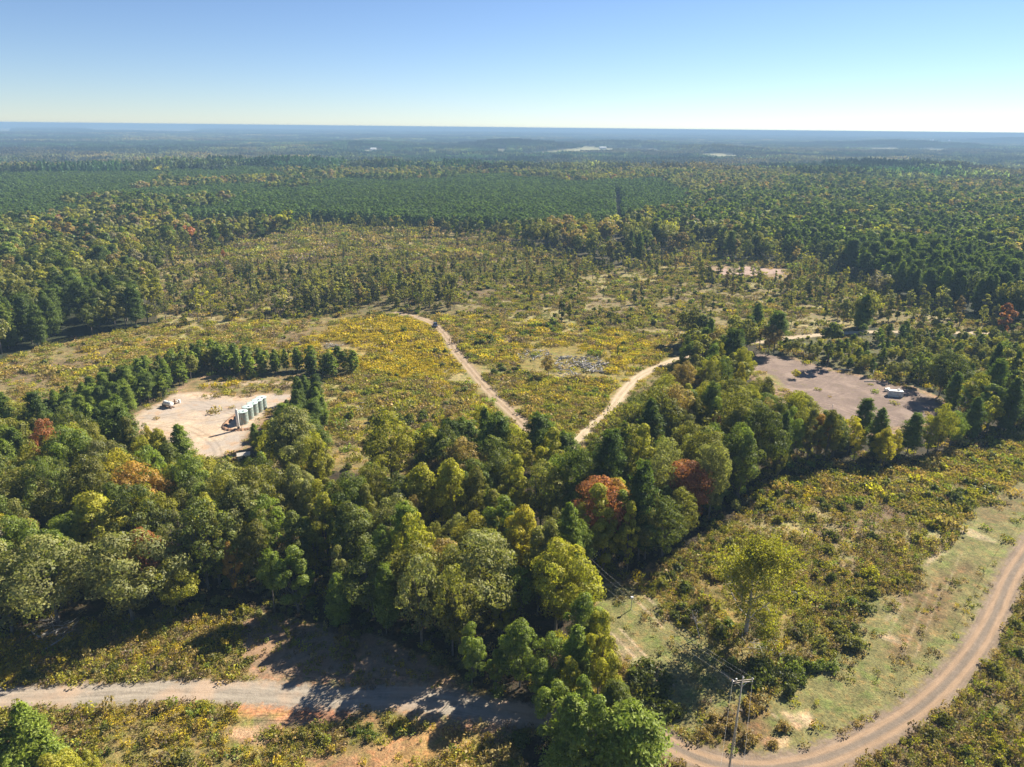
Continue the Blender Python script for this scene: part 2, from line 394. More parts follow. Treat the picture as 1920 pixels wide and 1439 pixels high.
def empty(name, loc, rz=0, label=None, cat=None, group=None):
    o = link(name, None, None, loc, rz); o.empty_display_size = .5
    if label: tag(o, label, cat, group)
    return o

# ------------------------------------------------------------------ materials
def mat(name):
    m = bpy.data.materials.new(name); m.use_nodes = True; nt = m.node_tree; nt.nodes.clear()
    return m, nt

def N(nt, t, **kw):
    n = nt.nodes.new(t)
    for k, v in kw.items():
        if k.startswith('i_'): n.inputs[int(k[2:])].default_value = v
        else: setattr(n, k, v)
    return n

def leaf_mat(name, trans=.38, sheen=.04):
    m, nt = mat(name); L = nt.links.new
    out = N(nt, 'ShaderNodeOutputMaterial')
    a = N(nt, 'ShaderNodeAttribute', attribute_type='INSTANCER', attribute_name='tint')
    lv = N(nt, 'ShaderNodeAttribute', attribute_type='GEOMETRY', attribute_name='lv')
    hv = N(nt, 'ShaderNodeAttribute', attribute_type='GEOMETRY', attribute_name='hv')
    mul = N(nt, 'ShaderNodeVectorMath', operation='SCALE'); L(a.outputs['Color'], mul.inputs[0]); L(lv.outputs['Fac'], mul.inputs['Scale'])
    warm = N(nt, 'ShaderNodeVectorMath', operation='MULTIPLY'); L(mul.outputs[0], warm.inputs[0]); warm.inputs[1].default_value = (1.38, 1.12, .8)
    mx = N(nt, 'ShaderNodeMix', data_type='RGBA'); L(hv.outputs['Fac'], mx.inputs[0]); L(mul.outputs[0], mx.inputs[6]); L(warm.outputs[0], mx.inputs[7])
    d = N(nt, 'ShaderNodeBsdfDiffuse'); t = N(nt, 'ShaderNodeBsdfTranslucent'); g = N(nt, 'ShaderNodeBsdfGlossy'); g.inputs['Roughness'].default_value = .55
    g.inputs['Color'].default_value = (.7, .75, .8, 1)
    tc = N(nt, 'ShaderNodeVectorMath', operation='MULTIPLY'); L(mx.outputs[2], tc.inputs[0]); tc.inputs[1].default_value = (1.35, 1.45, .7)
    L(mx.outputs[2], d.inputs[0]); L(tc.outputs[0], t.inputs[0])
    s1 = N(nt, 'ShaderNodeMixShader', i_0=trans); L(d.outputs[0], s1.inputs[1]); L(t.outputs[0], s1.inputs[2])
    s2 = N(nt, 'ShaderNodeMixShader', i_0=sheen); L(s1.outputs[0], s2.inputs[1]); L(g.outputs[0], s2.inputs[2])
    L(s2.outputs[0], out.inputs[0])
    return m

def solid(name, col, rough=.6, metal=0, var=.25, sc=3.0, bump=0, rust=None):
    m, nt = mat(name); L = nt.links.new
    out = N(nt, 'ShaderNodeOutputMaterial'); p = N(nt, 'ShaderNodeBsdfPrincipled')
    p.inputs['Roughness'].default_value = rough; p.inputs['Metallic'].default_value = metal
    tc = N(nt, 'ShaderNodeTexCoord'); n = N(nt, 'ShaderNodeTexNoise'); n.inputs['Scale'].default_value = sc; n.inputs['Detail'].default_value = 5
    L(tc.outputs['Object'], n.inputs['Vector'])
    r = N(nt, 'ShaderNodeMapRange'); r.inputs[1].default_value = .3; r.inputs[2].default_value = .7; r.inputs[3].default_value = 1 - var; r.inputs[4].default_value = 1 + var * .5
    L(n.outputs['Fac'], r.inputs[0])
    v = N(nt, 'ShaderNodeVectorMath', operation='SCALE'); v.inputs[0].default_value = col; L(r.outputs[0], v.inputs['Scale'])
    src = v.outputs[0]
    if rust:
        n2 = N(nt, 'ShaderNodeTexNoise'); n2.inputs['Scale'].default_value = sc * .7; n2.inputs['Detail'].default_value = 8; L(tc.outputs['Object'], n2.inputs['Vector'])
        r2 = N(nt, 'ShaderNodeMapRange'); r2.inputs[1].default_value = .56; r2.inputs[2].default_value = .7; L(n2.outputs['Fac'], r2.inputs[0])
        mx = N(nt, 'ShaderNodeMix', data_type='RGBA'); L(r2.outputs[0], mx.inputs[0]); L(src, mx.inputs[6]); mx.inputs[7].default_value = (*rust, 1); src = mx.outputs[2]
    L(src, p.inputs['Base Color'])
    if bump:
        b = N(nt, 'ShaderNodeBump'); b.inputs['Strength'].default_value = bump; L(n.outputs['Fac'], b.inputs['Height']); L(b.outputs[0], p.inputs['Normal'])
    L(p.outputs[0], out.inputs[0])
    return m

def ground_mat(name, kind=None):
    """ground: attribute colour with several scales of mottling; sheets add their own surface over it, fading at ragged edges"""
    m, nt = mat(name); L = nt.links.new
    out = N(nt, 'ShaderNodeOutputMaterial'); p = N(nt, 'ShaderNodeBsdfPrincipled'); p.inputs['Roughness'].default_value = .95
    p.inputs['Specular IOR Level'].default_value = .15
    geo = N(nt, 'ShaderNodeNewGeometry'); pos = geo.outputs['Position']
    gc = N(nt, 'ShaderNodeAttribute', attribute_type='GEOMETRY', attribute_name='gcol')
    def noise(sc, det=4, rough=.6, vec=pos):
        n = N(nt, 'ShaderNodeTexNoise'); n.inputs['Scale'].default_value = sc; n.inputs['Detail'].default_value = det; n.inputs['Roughness'].default_value = rough
        L(vec, n.inputs['Vector']); return n.outputs['Fac']
    def rng_(x, a, b, c, d):
        r = N(nt, 'ShaderNodeMapRange'); r.inputs[1].default_value = a; r.inputs[2].default_value = b; r.inputs[3].default_value = c; r.inputs[4].default_value = d
        L(x, r.inputs[0]); return r.outputs[0]
    def scale(c, f):
        v = N(nt, 'ShaderNodeVectorMath', operation='SCALE')
        if isinstance(c, tuple): v.inputs[0].default_value = c
        else: L(c, v.inputs[0])
        if isinstance(f, float): v.inputs['Scale'].default_value = f
        else: L(f, v.inputs['Scale'])
        return v.outputs[0]
    def mix(f, a, b):
        x = N(nt, 'ShaderNodeMix', data_type='RGBA')
        if isinstance(f, float): x.inputs[0].default_value = f
        else: L(f, x.inputs[0])
        for i, c in ((6, a), (7, b)):
            if isinstance(c, tuple): x.inputs[i].default_value = (*c, 1)
            else: L(c, x.inputs[i])
        return x.outputs[2]
    fine = noise(2.6, 6, .7); mid = noise(.45, 5, .62); big = noise(.07, 4)
    c = scale(gc.outputs['Color'], rng_(fine, .3, .72, .45, 1.6))
    c = scale(c, rng_(mid, .3, .7, .62, 1.35))
    c = mix(rng_(big, .45, .62, 0., .55), c, scale(c, 1.0))
    warm = N(nt, 'ShaderNodeVectorMath', operation='MULTIPLY'); L(c, warm.inputs[0]); warm.inputs[1].default_value = (1.25, .92, .85)
    green = N(nt, 'ShaderNodeVectorMath', operation='MULTIPLY'); L(c, green.inputs[0]); green.inputs[1].default_value = (.72, .98, .65)
    c = mix(rng_(noise(.9, 4), .5, .66, 0., .7), c, warm.outputs[0])
    c = mix(rng_(noise(.33, 5), .5, .64, 0., .75), c, green.outputs[0])
    hgt_src = fine
    if kind:
        ed = N(nt, 'ShaderNodeAttribute', attribute_type='GEOMETRY', attribute_name='edge')
        sd = N(nt, 'ShaderNodeAttribute', attribute_type='GEOMETRY', attribute_name='side')
        al = N(nt, 'ShaderNodeAttribute', attribute_type='GEOMETRY', attribute_name='along')
        base = {'gravel': (.245, .212, .172), 'dirt': (.20, .152, .112), 'track': (.27, .20, .13), 'lane': (.38, .30, .20),
                'tank_pad': (.47, .37, .27), 'clay_pad': (.175, .130, .108), 'far_pad': (.36, .26, .21), 'dirt_turnout': (.25, .185, .125)}[kind]
        s = scale(base, rng_(noise(1.3, 6, .7), .3, .7, .78, 1.2))
        s = scale(s, rng_(noise(.16, 4), .35, .65, .86, 1.1))
        if kind in ROADS:
            cb = N(nt, 'ShaderNodeCombineXYZ')
            a2 = N(nt, 'ShaderNodeMath', operation='MULTIPLY'); L(al.outputs['Fac'], a2.inputs[0]); a2.inputs[1].default_value = .12
            L(a2.outputs[0], cb.inputs[0]); L(sd.outputs['Fac'], cb.inputs[1])
            st = noise(2.2, 5, .6, cb.outputs[0])
            s = scale(s, rng_(st, .3, .7, .78, 1.25))
            ab = N(nt, 'ShaderNodeMath', operation='ABSOLUTE'); L(sd.outputs['Fac'], ab.inputs[0])
            sub = N(nt, 'ShaderNodeMath', operation='SUBTRACT'); L(ab.outputs[0], sub.inputs[0]); sub.inputs[1].default_value = .95
            a3 = N(nt, 'ShaderNodeMath', operation='ABSOLUTE'); L(sub.outputs[0], a3.inputs[0])
            rut = rng_(a3.outputs[0], .18, .62, .75, 0.)
            rc = {'gravel': (.30, .262, .212), 'dirt': (.32, .22, .14), 'track': (.38, .29, .20), 'lane': (.45, .37, .26)}[kind]
            s = mix(rut, s, scale(rc, rng_(st, .3, .7, .85, 1.15)))
            if kind == 'dirt':
                cen = rng_(ab.outputs[0], .1, .6, .55, 0.); s = mix(cen, s, (.165, .14, .115))
            if kind == 'track':
                cen = rng_(sd.outputs['Fac'], .9, 2.2, 0., .7); s = mix(cen, s, (.2, .19, .07))
            if kind == 'gravel':
                s = mix(rng_(noise(.09, 4), .5, .62, 0., .5), s, (.44, .30, .20))
        if kind in ('dirt_turnout',):
            s = mix(rng_(noise(.13, 5), .44, .6, 0., .7), s, (.30, .185, .11))
            s = mix(rng_(noise(.5, 5), .56, .7, 0., .85), s, (.14, .12, .05))
        if kind == 'tank_pad':
            s = mix(rng_(noise(.07, 3), .46, .6, 0., .8), s, (.33, .29, .255))
            s = mix(rng_(noise(.25, 5), .52, .66, 0., .6), s, (.42, .27, .16))
            s = mix(rng_(noise(.6, 6, .7), .56, .66, 0., .5), s, (.25, .20, .12))
        if kind == 'clay_pad':
            s = mix(rng_(noise(.12, 4), .5, .62, 0., .7), s, (.25, .19, .155))
            s = mix(rng_(noise(.4, 5), .56, .7, 0., .5), s, (.14, .12, .05))
        if kind in ('tank_pad', 'clay_pad', 'dirt_turnout', 'far_pad'):   # tyre marks sweeping over the bare ground
            rt = N(nt, 'ShaderNodeAttribute', attribute_type='GEOMETRY', attribute_name='rut')
            s = mix(rt.outputs['Fac'], s, scale(s, .66 if kind != 'clay_pad' else 1.4))
            s = scale(s, rng_(noise(4.5, 5, .75), .35, .7, .8, 1.2))
        e = N(nt, 'ShaderNodeMath', operation='ADD'); L(ed.outputs['Fac'], e.inputs[0])
        L(rng_(noise(.9, 5, .65), .3, .7, -.75, .75), e.inputs[1])
        wd = {'lane': .7, 'gravel': .6, 'dirt': .7, 'track': 1.1}.get(kind, 1.1)
        c = mix(rng_(e.outputs[0], -wd, wd, 1., 0.), c, s)
    L(c, p.inputs['Base Color'])
    b = N(nt, 'ShaderNodeBump'); b.inputs['Strength'].default_value = .6 if not kind else .3; b.inputs['Distance'].default_value = .35
    L(fine, b.inputs['Height']); L(b.outputs[0], p.inputs['Normal'])
    L(p.outputs[0], out.inputs[0])
    return m

M_LEAF = leaf_mat('foliage', .43, .02); M_NEEDLE = leaf_mat('needles', .38, .015); M_WEED = leaf_mat('weeds', .35, .02)
M_BARK = solid('bark', (.17, .145, .12), .9, var=.4, sc=2, bump=.4)
M_PALEBARK = solid('weathered_wood', (.36, .34, .31), .85, var=.35, sc=3, bump=.3)
M_POLE = solid('pole_wood', (.46, .40, .33), .85, var=.35, sc=2, bump=.2)
M_WIRE = solid('aluminium_wire', (.5, .48, .44), .5, .2, var=.1)
M_STEEL = solid('galvanised_steel', (.50, .52, .54), .45, .5, var=.2)
M_DARKSTEEL = solid('dark_steel', (.06, .065, .07), .5, .3)
M_TANK = solid('tank_paint', (.27, .33, .30), .4, var=.12, sc=1.2, rust=(.30, .20, .13))
M_TANKTOP = solid('tank_roof_paint', (.50, .61, .57), .45, var=.12, sc=1.5)
M_WHITE = solid('white_paint', (.78, .79, .78), .4, var=.12, sc=2, rust=(.45, .38, .3))
M_CONT = solid('container_paint', (.68, .71, .68), .5, var=.15, sc=1.5, rust=(.32, .24, .18))
M_RUST = solid('rusty_steel', (.23, .11, .06), .85, var=.4, sc=3)
M_CERAMIC = solid('insulator', (.30, .28, .30), .25)
M_BLUE = solid('blue_paint', (.035, .05, .10), .35)
M_GLASS = solid('dark_glass', (.02, .025, .03), .1)
M_RUBBER = solid('rubber', (.02, .02, .02), .8)
M_ROOF = solid('shingle_roof', (.22, .12, .09), .85)
M_WALLP = solid('pale_wall', (.55, .50, .44), .8)

# ------------------------------------------------------------------ ground sheet
def build_ground():
    fwd = np.radians(np.concatenate([np.linspace(-50, 50, 820)]))
    rest = np.radians(np.linspace(52, 308, 60))
    ang = np.concatenate([fwd, rest]); na = len(ang)
    rad = np.concatenate([[2, 20, 40, 52], 60 * 1.0042 ** np.arange(0, 560), ])
    r = rad[-1]; far = []
    while r < 60000: r *= 1.03; far.append(r)
    rad = np.concatenate([rad, far]); nr = len(rad)
    A, Rr = np.meshgrid(ang, rad)
    x = (Rr * np.sin(A)).ravel(); y = (Rr * np.cos(A)).ravel(); z = hgt(x, y)
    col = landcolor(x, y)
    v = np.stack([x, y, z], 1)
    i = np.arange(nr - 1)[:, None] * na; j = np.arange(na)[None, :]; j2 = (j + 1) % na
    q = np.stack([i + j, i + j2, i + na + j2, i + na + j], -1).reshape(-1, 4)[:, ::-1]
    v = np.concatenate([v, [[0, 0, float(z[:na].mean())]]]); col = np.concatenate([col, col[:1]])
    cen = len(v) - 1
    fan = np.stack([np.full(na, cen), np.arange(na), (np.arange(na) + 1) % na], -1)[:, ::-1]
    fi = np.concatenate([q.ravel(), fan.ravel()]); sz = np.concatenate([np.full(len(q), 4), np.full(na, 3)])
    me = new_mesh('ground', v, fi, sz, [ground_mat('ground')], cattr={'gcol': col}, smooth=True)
    link('ground', me, kind='structure')

def build_sheet(name, key, lift):
    if key in ROADS:
        P = np.array(ROADS[key]['W']); w = ROADS[key]['w']; m = 2.0
    else:
        P = np.array(PADW[key]); w = 0; m = 2.5
    step = .4 if key not in ('far_pad',) else 1.5
    keep = []
    lo = P.min(0) - 5; hi = P.max(0) + 5
    nx = int((hi[0] - lo[0]) / step) + 1; ny = int((hi[1] - lo[1]) / step) + 1
    gx = lo[0] + np.arange(nx) * step; gy = lo[1] + np.arange(ny) * step
    X, Y = np.meshgrid(gx, gy); xf, yf = X.ravel(), Y.ravel()
    if key in ROADS:
        d, side, along = dseg(xf, yf, [tuple(p) for p in P]); sd = d - w * (1 + .18 * (vn(xf, yf, 9, 7) - .5))
    else:
        sd = sd_poly(xf, yf, [tuple(p) for p in P]); sd = sd + 2.2 * (fbm(xf, yf, 7, 77, 3) - .5); side = along = np.zeros_like(sd)
    ok = (sd < m).reshape(ny, nx)
    cell = ok[:-1, :-1] & ok[1:, :-1] & ok[:-1, 1:] & ok[1:, 1:]
    jj, ii = np.nonzero(cell); a = jj * nx + ii
    q = np.stack([a, a + 1, a + nx + 1, a + nx], 1)
    rut = np.zeros(len(xf))
    if key in PADS:
        rg = np.random.default_rng(len(key) * 7 + 1); cx, cy = P.mean(0); sz_ = float(np.ptp(P, 0).max())
        for _ in range(16):
            a0 = rg.uniform(0, 6.28); R_ = rg.uniform(.5, 2.2) * sz_; ox = cx + math.cos(a0) * R_ + rg.normal() * sz_ * .22; oy = cy + math.sin(a0) * R_ + rg.normal() * sz_ * .14
            dd = np.hypot(xf - ox, yf - oy) - R_ + .8 * (vn(xf, yf, 9, 5) - .5)
            k_ = np.exp(-((np.abs(dd) - .9) / .30) ** 2) * rg.uniform(.3, .9) * sstep(.3, .6, vn(xf, yf, 11, 300 + _)); rut = np.maximum(rut, k_)
    used, inv = np.unique(q, return_inverse=True); q = inv.reshape(q.shape)
    x, y = xf[used], yf[used]
    me = new_mesh(name, np.stack([x, y, hgt(x, y) + lift], 1), q, np.full(len(q), 4), [ground_mat(name + '_' + key, key)],
                  cattr={'gcol': landcolor(x, y)}, pattr={'edge': sd[used], 'side': side[used], 'along': along[used], 'rut': rut[used]}, smooth=True)
    link(name, me, kind='structure')

build_ground()
build_sheet('dirt_yard', 'dirt_turnout', .035)
build_sheet('gravel_road', 'gravel', .060)
build_sheet('dirt_road', 'dirt', .072)
build_sheet('dirt_track', 'track', .045)
build_sheet('gravel_lane', 'lane', .055)
build_sheet('gravel_pad', 'tank_pad', .04)
build_sheet('clay_pad', 'clay_pad', .04)
build_sheet('bare_ground', 'far_pad', .05)

# ------------------------------------------------------------------ foliage shapes
def rdir(n, up=0.0):
    d = rng.normal(size=(n, 3)); d[:, 2] += up
    return d / np.linalg.norm(d, axis=1)[:, None]

def leaf_quads(pos, nrm, size, asp=1.3, axis=None):
    n = len(pos)
    nrm = nrm / (np.linalg.norm(nrm, axis=1)[:, None] + 1e-9)
    t = rng.normal(size=(n, 3)) if axis is None else axis
    t = t - nrm * (t * nrm).sum(1)[:, None]; t /= np.linalg.norm(t, axis=1)[:, None] + 1e-9
    b = np.cross(nrm, t)
    s = (np.asarray(size) * rng.uniform(.65, 1.35, n))[:, None] * .5
    fold = nrm * s * .35
    v = np.stack([pos - t * s * asp, pos - b * s + fold, pos + t * s * asp, pos + b * s + fold], 1).reshape(-1, 3)
    return v

def finish_crown(name, vs, lv, hv, mat_):
    v = np.concatenate(vs); n = len(v) // 4
    return new_mesh(name, v, np.arange(n * 4), np.full(n, 4), [mat_], fattr={'lv': np.concatenate(lv), 'hv': np.concatenate(hv)})

def broadleaf(name, H=16, rx=4.6, base=.28, nc=34, nl=150, ls=.42, cs=(.20, .34), shape=1.0, loose=0.0, lobes=0):
    """crown of many leaf clumps over an uneven outline, on forking limbs"""
    zc = H * (base + 1) / 2; rz = H * (1 - base) / 2
    cc = []
    tries = 0
    az = rng.uniform(0, 6.28, 5); am = rng.uniform(.0, .36, 5)
    while len(cc) < nc and tries < 5000:
        tries += 1
        d = rdir(1)[0]; rr = rng.uniform(.35, 1) ** .55
        th = math.atan2(d[1], d[0])
        wob = 1 + sum(am[k] * math.cos((k + 1) * th + az[k]) for k in range(5)) * .6
        p = np.array([d[0] * rx * rr * wob, d[1] * rx * rr * wob, zc + d[2] * rz * rr * .88])
        t = (p[2] - base * H) / (H * (1 - base))
        env = (1 - abs(t * 2 - .85) ** 2.2 * .55) * shape if t > .42 else .62 + .6 * t
        p[:2] *= env
        if all(np.linalg.norm(p - q) > rx * .26 for q in cc): cc.append(p)
        elif rng.random() < .02: cc.append(p)
    vs, lv, hv = [], [], []
    for p in cc:
        rc = rx * rng.uniform(*cs)
        k = int(nl * (rc / (rx * .27)) ** 2 * rng.uniform(.7, 1.2)); k = max(k, 5)
        d = rdir(k, .35)
        rad = rng.uniform(.68, 1.06, k)[:, None]
        sq = np.array([1.15, 1.15, .8])
        q = p + d * rc * rad * sq
        out = q - np.array([0, 0, zc - rz * .3]); out /= np.linalg.norm(out, axis=1)[:, None]
        nrm = d * 1.0 + out * .3 + rng.normal(size=(k, 3)) * .36
        vs.append(leaf_quads(q, nrm, ls)); cl = rng.uniform(.78, 1.22); ch = rng.uniform(0, .35) ** 1.2
        lv.append(cl * rng.uniform(.7, 1.3, k)); hv.append(np.clip(ch + rng.normal(0, .12, k), 0, 1))
    me = finish_crown(name + '_crown', vs, lv, hv, M_LEAF)
    tb = MB(); bend = rng.normal(0, .25, 2)
    top = np.array([bend[0], bend[1], H * (base + .38)])
    tb.tube([(0, 0, -.4), (bend[0] * .2, bend[1] * .2, H * .15), (bend[0] * .6, bend[1] * .6, H * (base + .1)), tuple(top)], [H * .018, H * .014, H * .011, H * .006], 7)
    for p in cc[::3] if ls < 1 else cc[::9]:
        z0 = min(H * (base + .02), p[2] * .6) + rng.uniform(0, H * .2); z0 = min(z0, p[2] - .3, top[2])
        s = np.array([bend[0] * .5, bend[1] * .5, z0]); mid_ = s * .45 + p * .55 + np.array([0, 0, -.06 * H * rng.random()])
        tb.tube([tuple(s), tuple(mid_), tuple(p)], [H * .0065, H * .004, H * .0015], 4, False)
    return me, tb.mesh(name + '_trunk', M_BARK, True)

def pine(name, H=15, R=3.0, base=.22, nb=60, nl=42, ls=.42, cone=.8, asp=2.2, open_=1.0):
    """whorls of ascending boughs that carry needle tufts, wide below and tapering to a ragged tip"""
    vs, lv, hv = [], [], []; tb = MB()
    tb.tube([(0, 0, -.4), (.05, 0, H * .4), (0, .05, H * .8), (0, 0, H * .985)], [H * .0155, H * .012, H * .006, H * .001], 7)
    g = 2.399
    for i in range(nb):
        u = (i + rng.uniform(-.4, .4)) / nb; u = min(max(u, 0), 1)
        z = H * (base + (1 - base) * u ** .92)
        prof = (1 - u) ** cone * (.55 + .45 * min(1, u / .18)) + .06
        L = R * prof * rng.uniform(.5, 1.25); a = i * g + rng.uniform(-.4, .4)
        d = np.array([math.cos(a), math.sin(a), rng.uniform(.05, .42) + .5 * u])
        k = max(int(nl * (.35 + .9 * prof)), 4)
        t = rng.uniform(.30, 1.05, k) ** .5
        sp = L * .17 + .17
        q = np.array([0, 0, z]) + d * L * t[:, None] + rng.normal(size=(k, 3)) * sp * np.array([1, 1, .55]) * (.45 + .55 * t[:, None])
        nrm = rng.normal(size=(k, 3)) * .5 + np.array([d[0] * .6, d[1] * .6, .8])
        ax = rng.normal(size=(k, 3)) * .55 + d
        vs.append(leaf_quads(q, nrm, ls, asp, ax)); cl = rng.uniform(.8, 1.2)
        lv.append(cl * rng.uniform(.68, 1.32, k)); hv.append(np.clip(rng.uniform(0, .22) + rng.normal(0, .1, k), 0, 1))
        if ls < .9 and i % 2 == 0:
            e = np.array([0, 0, z]) + d * L * .9; tb.tube([(0, 0, z), tuple(e)], [H * .003, .015], 3, False)
    me = finish_crown(name + '_crown', vs, lv, hv, M_NEEDLE)
    return me, tb.mesh(name + '_trunk', M_BARK, True)

def shrub(name, R=1.6, H=2.2, n=420, ls=.26, nc=9, up=.0):
    vs, lv, hv = [], [], []
    for i in range(nc):
        a = rng.uniform(0, 6.28); rr = R * rng.uniform(.0, .68); hh = H * rng.uniform(.45, .8) * (1 - .35 * rr / R)
        c = np.array([math.cos(a) * rr, math.sin(a) * rr, hh * .55]); rc = np.array([R * .42, R * .42, hh * .52])
        k = n // nc; d = rdir(k, .3); q = c + d * rc * rng.uniform(.5, 1.12, (k, 1)); q[:, 2] = np.maximum(q[:, 2], .05)
        vs.append(leaf_quads(q, d + rng.normal(size=(k, 3)) * .5, ls)); cl = rng.uniform(.75, 1.2)
        lv.append(cl * rng.uniform(.7, 1.3, k)); hv.append(np.clip(rng.uniform(0, .4) + rng.normal(0, .1, k), 0, 1))
    return finish_crown(name, vs, lv, hv, M_LEAF)

def weed(name, n=26, R=.55, H=.7, ls=.3, tall=.5):
    a = rng.uniform(0, 6.28, n); rr = R * np.sqrt(rng.random(n)); z = H * rng.random(n) ** .7
    q = np.stack([np.cos(a) * rr, np.sin(a) * rr, z], 1)
    ax = np.stack([np.cos(a) * .5, np.sin(a) * .5, np.full(n, tall * 2)], 1) + rng.normal(size=(n, 3)) * .4
    nrm = rng.normal(size=(n, 3)) + np.stack([np.cos(a), np.sin(a), np.full(n, .9)], 1) * .7
    v = leaf_quads(q, nrm, ls, 1.5, ax)
    return finish_crown(name, [v], [rng.uniform(.6, 1.35, n)], [np.clip(rng.normal(.25, .25, n), 0, 1)], M_WEED)

# high detail, middle and far versions
BROAD_HI = [broadleaf('broad', 16, 5.0, .12, 50, 260, .27),
            broadleaf('broad', 16, 4.2, .07, 46, 260, .27),
            broadleaf('broad', 16, 5.8, .16, 60, 220, .28, (.16, .28)),
            broadleaf('broad', 16, 3.5, .05, 40, 250, .26),
            broadleaf('broad', 16, 4.6, .14, 46, 200, .29, (.14, .26)),
            broadleaf('broad', 16, 5.2, .10, 62, 190, .26, (.14, .24)),
            broadleaf('broad', 16, 3.2, .08, 44, 230, .26, (.17, .30))]
BROAD_MID = [broadleaf('broad', 16, w, b, 24, 52, .70) for w, b in ((4.8, .2), (4.0, .18), (5.4, .28), (3.2, .12))]
BROAD_FAR = [broadleaf('broad', 16, w, b, 12, 26, 1.5) for w, b in ((4.8, .2), (4.0, .18), (5.4, .25))]
VINE_MID = [broadleaf('vine', 14, 2.2, .06, 22, 26, .62, (.22, .40)), broadleaf('vine', 14, 3.2, .30, 20, 22, .6, (.18, .3)),
            broadleaf('vine', 14, 1.5, .03, 18, 24, .55, (.3, .5))]
PINE_HI = [pine('pine', 15, 3.1, .08, 78, 230, .20, .62, 2.4), pine('pine', 15, 2.8, .06, 84, 220, .20, .70, 2.4), pine('pine', 15, 3.5, .14, 70, 250, .21, .5, 2.4),
           pine('pine', 15, 3.2, .42, 48, 250, .21, .4, 2.4)]
PINE_MID = [pine('pine', 15, 3.2, .15, 34, 34, .70, .55, 1.6), pine('pine', 15, 2.8, .12, 34, 34, .70, .65, 1.6), pine('pine', 15, 3.3, .3, 28, 34, .72, .45, 1.6)]
PINE_FAR = [pine('pine', 15, 3.6, .2, 14, 18, 1.5, .5, 1.3), pine('pine', 15, 3.2, .2, 14, 18, 1.5, .6, 1.3)]
SHRUB_HI = [shrub('shrub', 1.7, 2.0), shrub('shrub', 1.4, 2.4), shrub('shrub', 2.0, 1.9, 520, .28, 12)]
SHRUB_MID = [shrub('shrub', 1.7, 2.1, 110, .55, 6), shrub('shrub', 1.5, 2.4, 110, .55, 6)]
WEEDS = [weed('weed', 60, .6, .6, .15), weed('weed', 70, .8, .45, .15, .3), weed('weed', 55, .4, .95, .15, .9), weed('weed', 80, 1.2, .65, .24, .4)]

def patch(name, pine_share):
    """a 60 m square of canopy made of separate small crowns"""
    vs, lv, hv = [], [], []
    for i in range(8):
        for j in range(8):
            cx, cy = (i + .5 + rng.uniform(-.4, .4)) * 7.5 - 30, (j + .5 + rng.uniform(-.4, .4)) * 7.5 - 30
            H = rng.uniform(11, 18); R = rng.uniform(2.8, 5.2); isp = rng.random() < pine_share
            if isp: R *= .72
            k = 34; d = rdir(k, .35)
            q = np.array([cx, cy, H * .62]) + d * np.array([R, R, H * .36]) * rng.uniform(.7, 1.05, (k, 1))
            if isp: q[:, :2] = np.array([cx, cy]) + (q[:, :2] - [cx, cy]) * np.clip(1.35 - (q[:, 2:3] - H * .4) / (H * .65), .15, 1.2)
            vs.append(leaf_quads(q, d + rng.normal(size=(k, 3)) * .35, 2.3)); cl = rng.uniform(.45, 1.8) if not isp else rng.uniform(.55, 1.0)
            h0 = 0 if isp else rng.choice([0, .3, .8, 1], p=[.4, .3, .2, .1])
            lv.append(cl * rng.uniform(.7, 1.3, k)); hv.append(np.clip(h0 + rng.normal(0, .1, k), 0, 1))
    return finish_crown(name, vs, lv, hv, M_LEAF)
PATCHES = [patch('canopy', .3), patch('canopy', .05), patch('canopy', .95), patch('canopy', .5)]

# ------------------------------------------------------------------ tints
PAL = dict(
 dk=(0.116, 0.139, 0.027), ol=(0.191, 0.192, 0.036), ygr=(0.284, 0.279, 0.032), yel=(0.383, 0.342, 0.032), rust=(0.302, 0.131, 0.058), tan=(0.278, 0.211, 0.079),
 br=(0.162, 0.211, 0.034), grey=(0.215, 0.194, 0.121), sage=(0.209, 0.217, 0.071), pin=(0.114, 0.160, 0.027), pinb=(0.180, 0.234, 0.034), pind=(0.090, 0.131, 0.027), orange=(0.348, 0.217, 0.047))
MIX = dict(
 main=dict(dk=.13, ol=.26, ygr=.24, yel=.015, rust=.006, tan=.06, br=.14, sage=.15, grey=.01),
 mainr=dict(dk=.14, ol=.28, ygr=.30, yel=.02, orange=.01, tan=.06, br=.18),
 mix=dict(dk=.32, ol=.32, ygr=.09, yel=.01, rust=.002, tan=.08, br=.08, sage=.12),
 autumn=dict(dk=.18, ol=.36, ygr=.14, yel=.012, rust=.006, tan=.16, sage=.16, orange=.006, grey=.03),
 vine=dict(ol=.36, ygr=.20, dk=.14, tan=.12, sage=.18), young=dict(ygr=.5, ol=.3, br=.2), hedge=dict(ygr=.38, ol=.30, br=.14, sage=.18),
 pine=dict(dk=1.0))
WORD = dict(dk='dark green', ol='olive', ygr='yellow-green', yel='golden yellow', rust='rust red', tan='tan-brown', br='bright green', grey='greyish',
            sage='sage green', pin='green', pinb='bright green', pind='deep green', orange='orange-brown')

trees = []   # dict(kind, x, y, h, tint, key, cls, hi)
def in_view(x, y, top=0, mx=1.0):
    px, py, w = proj(x, y, top)
    return (px > -20 * mx) & (px < 1920 + 20 * mx) & (py < 1439 + 30)

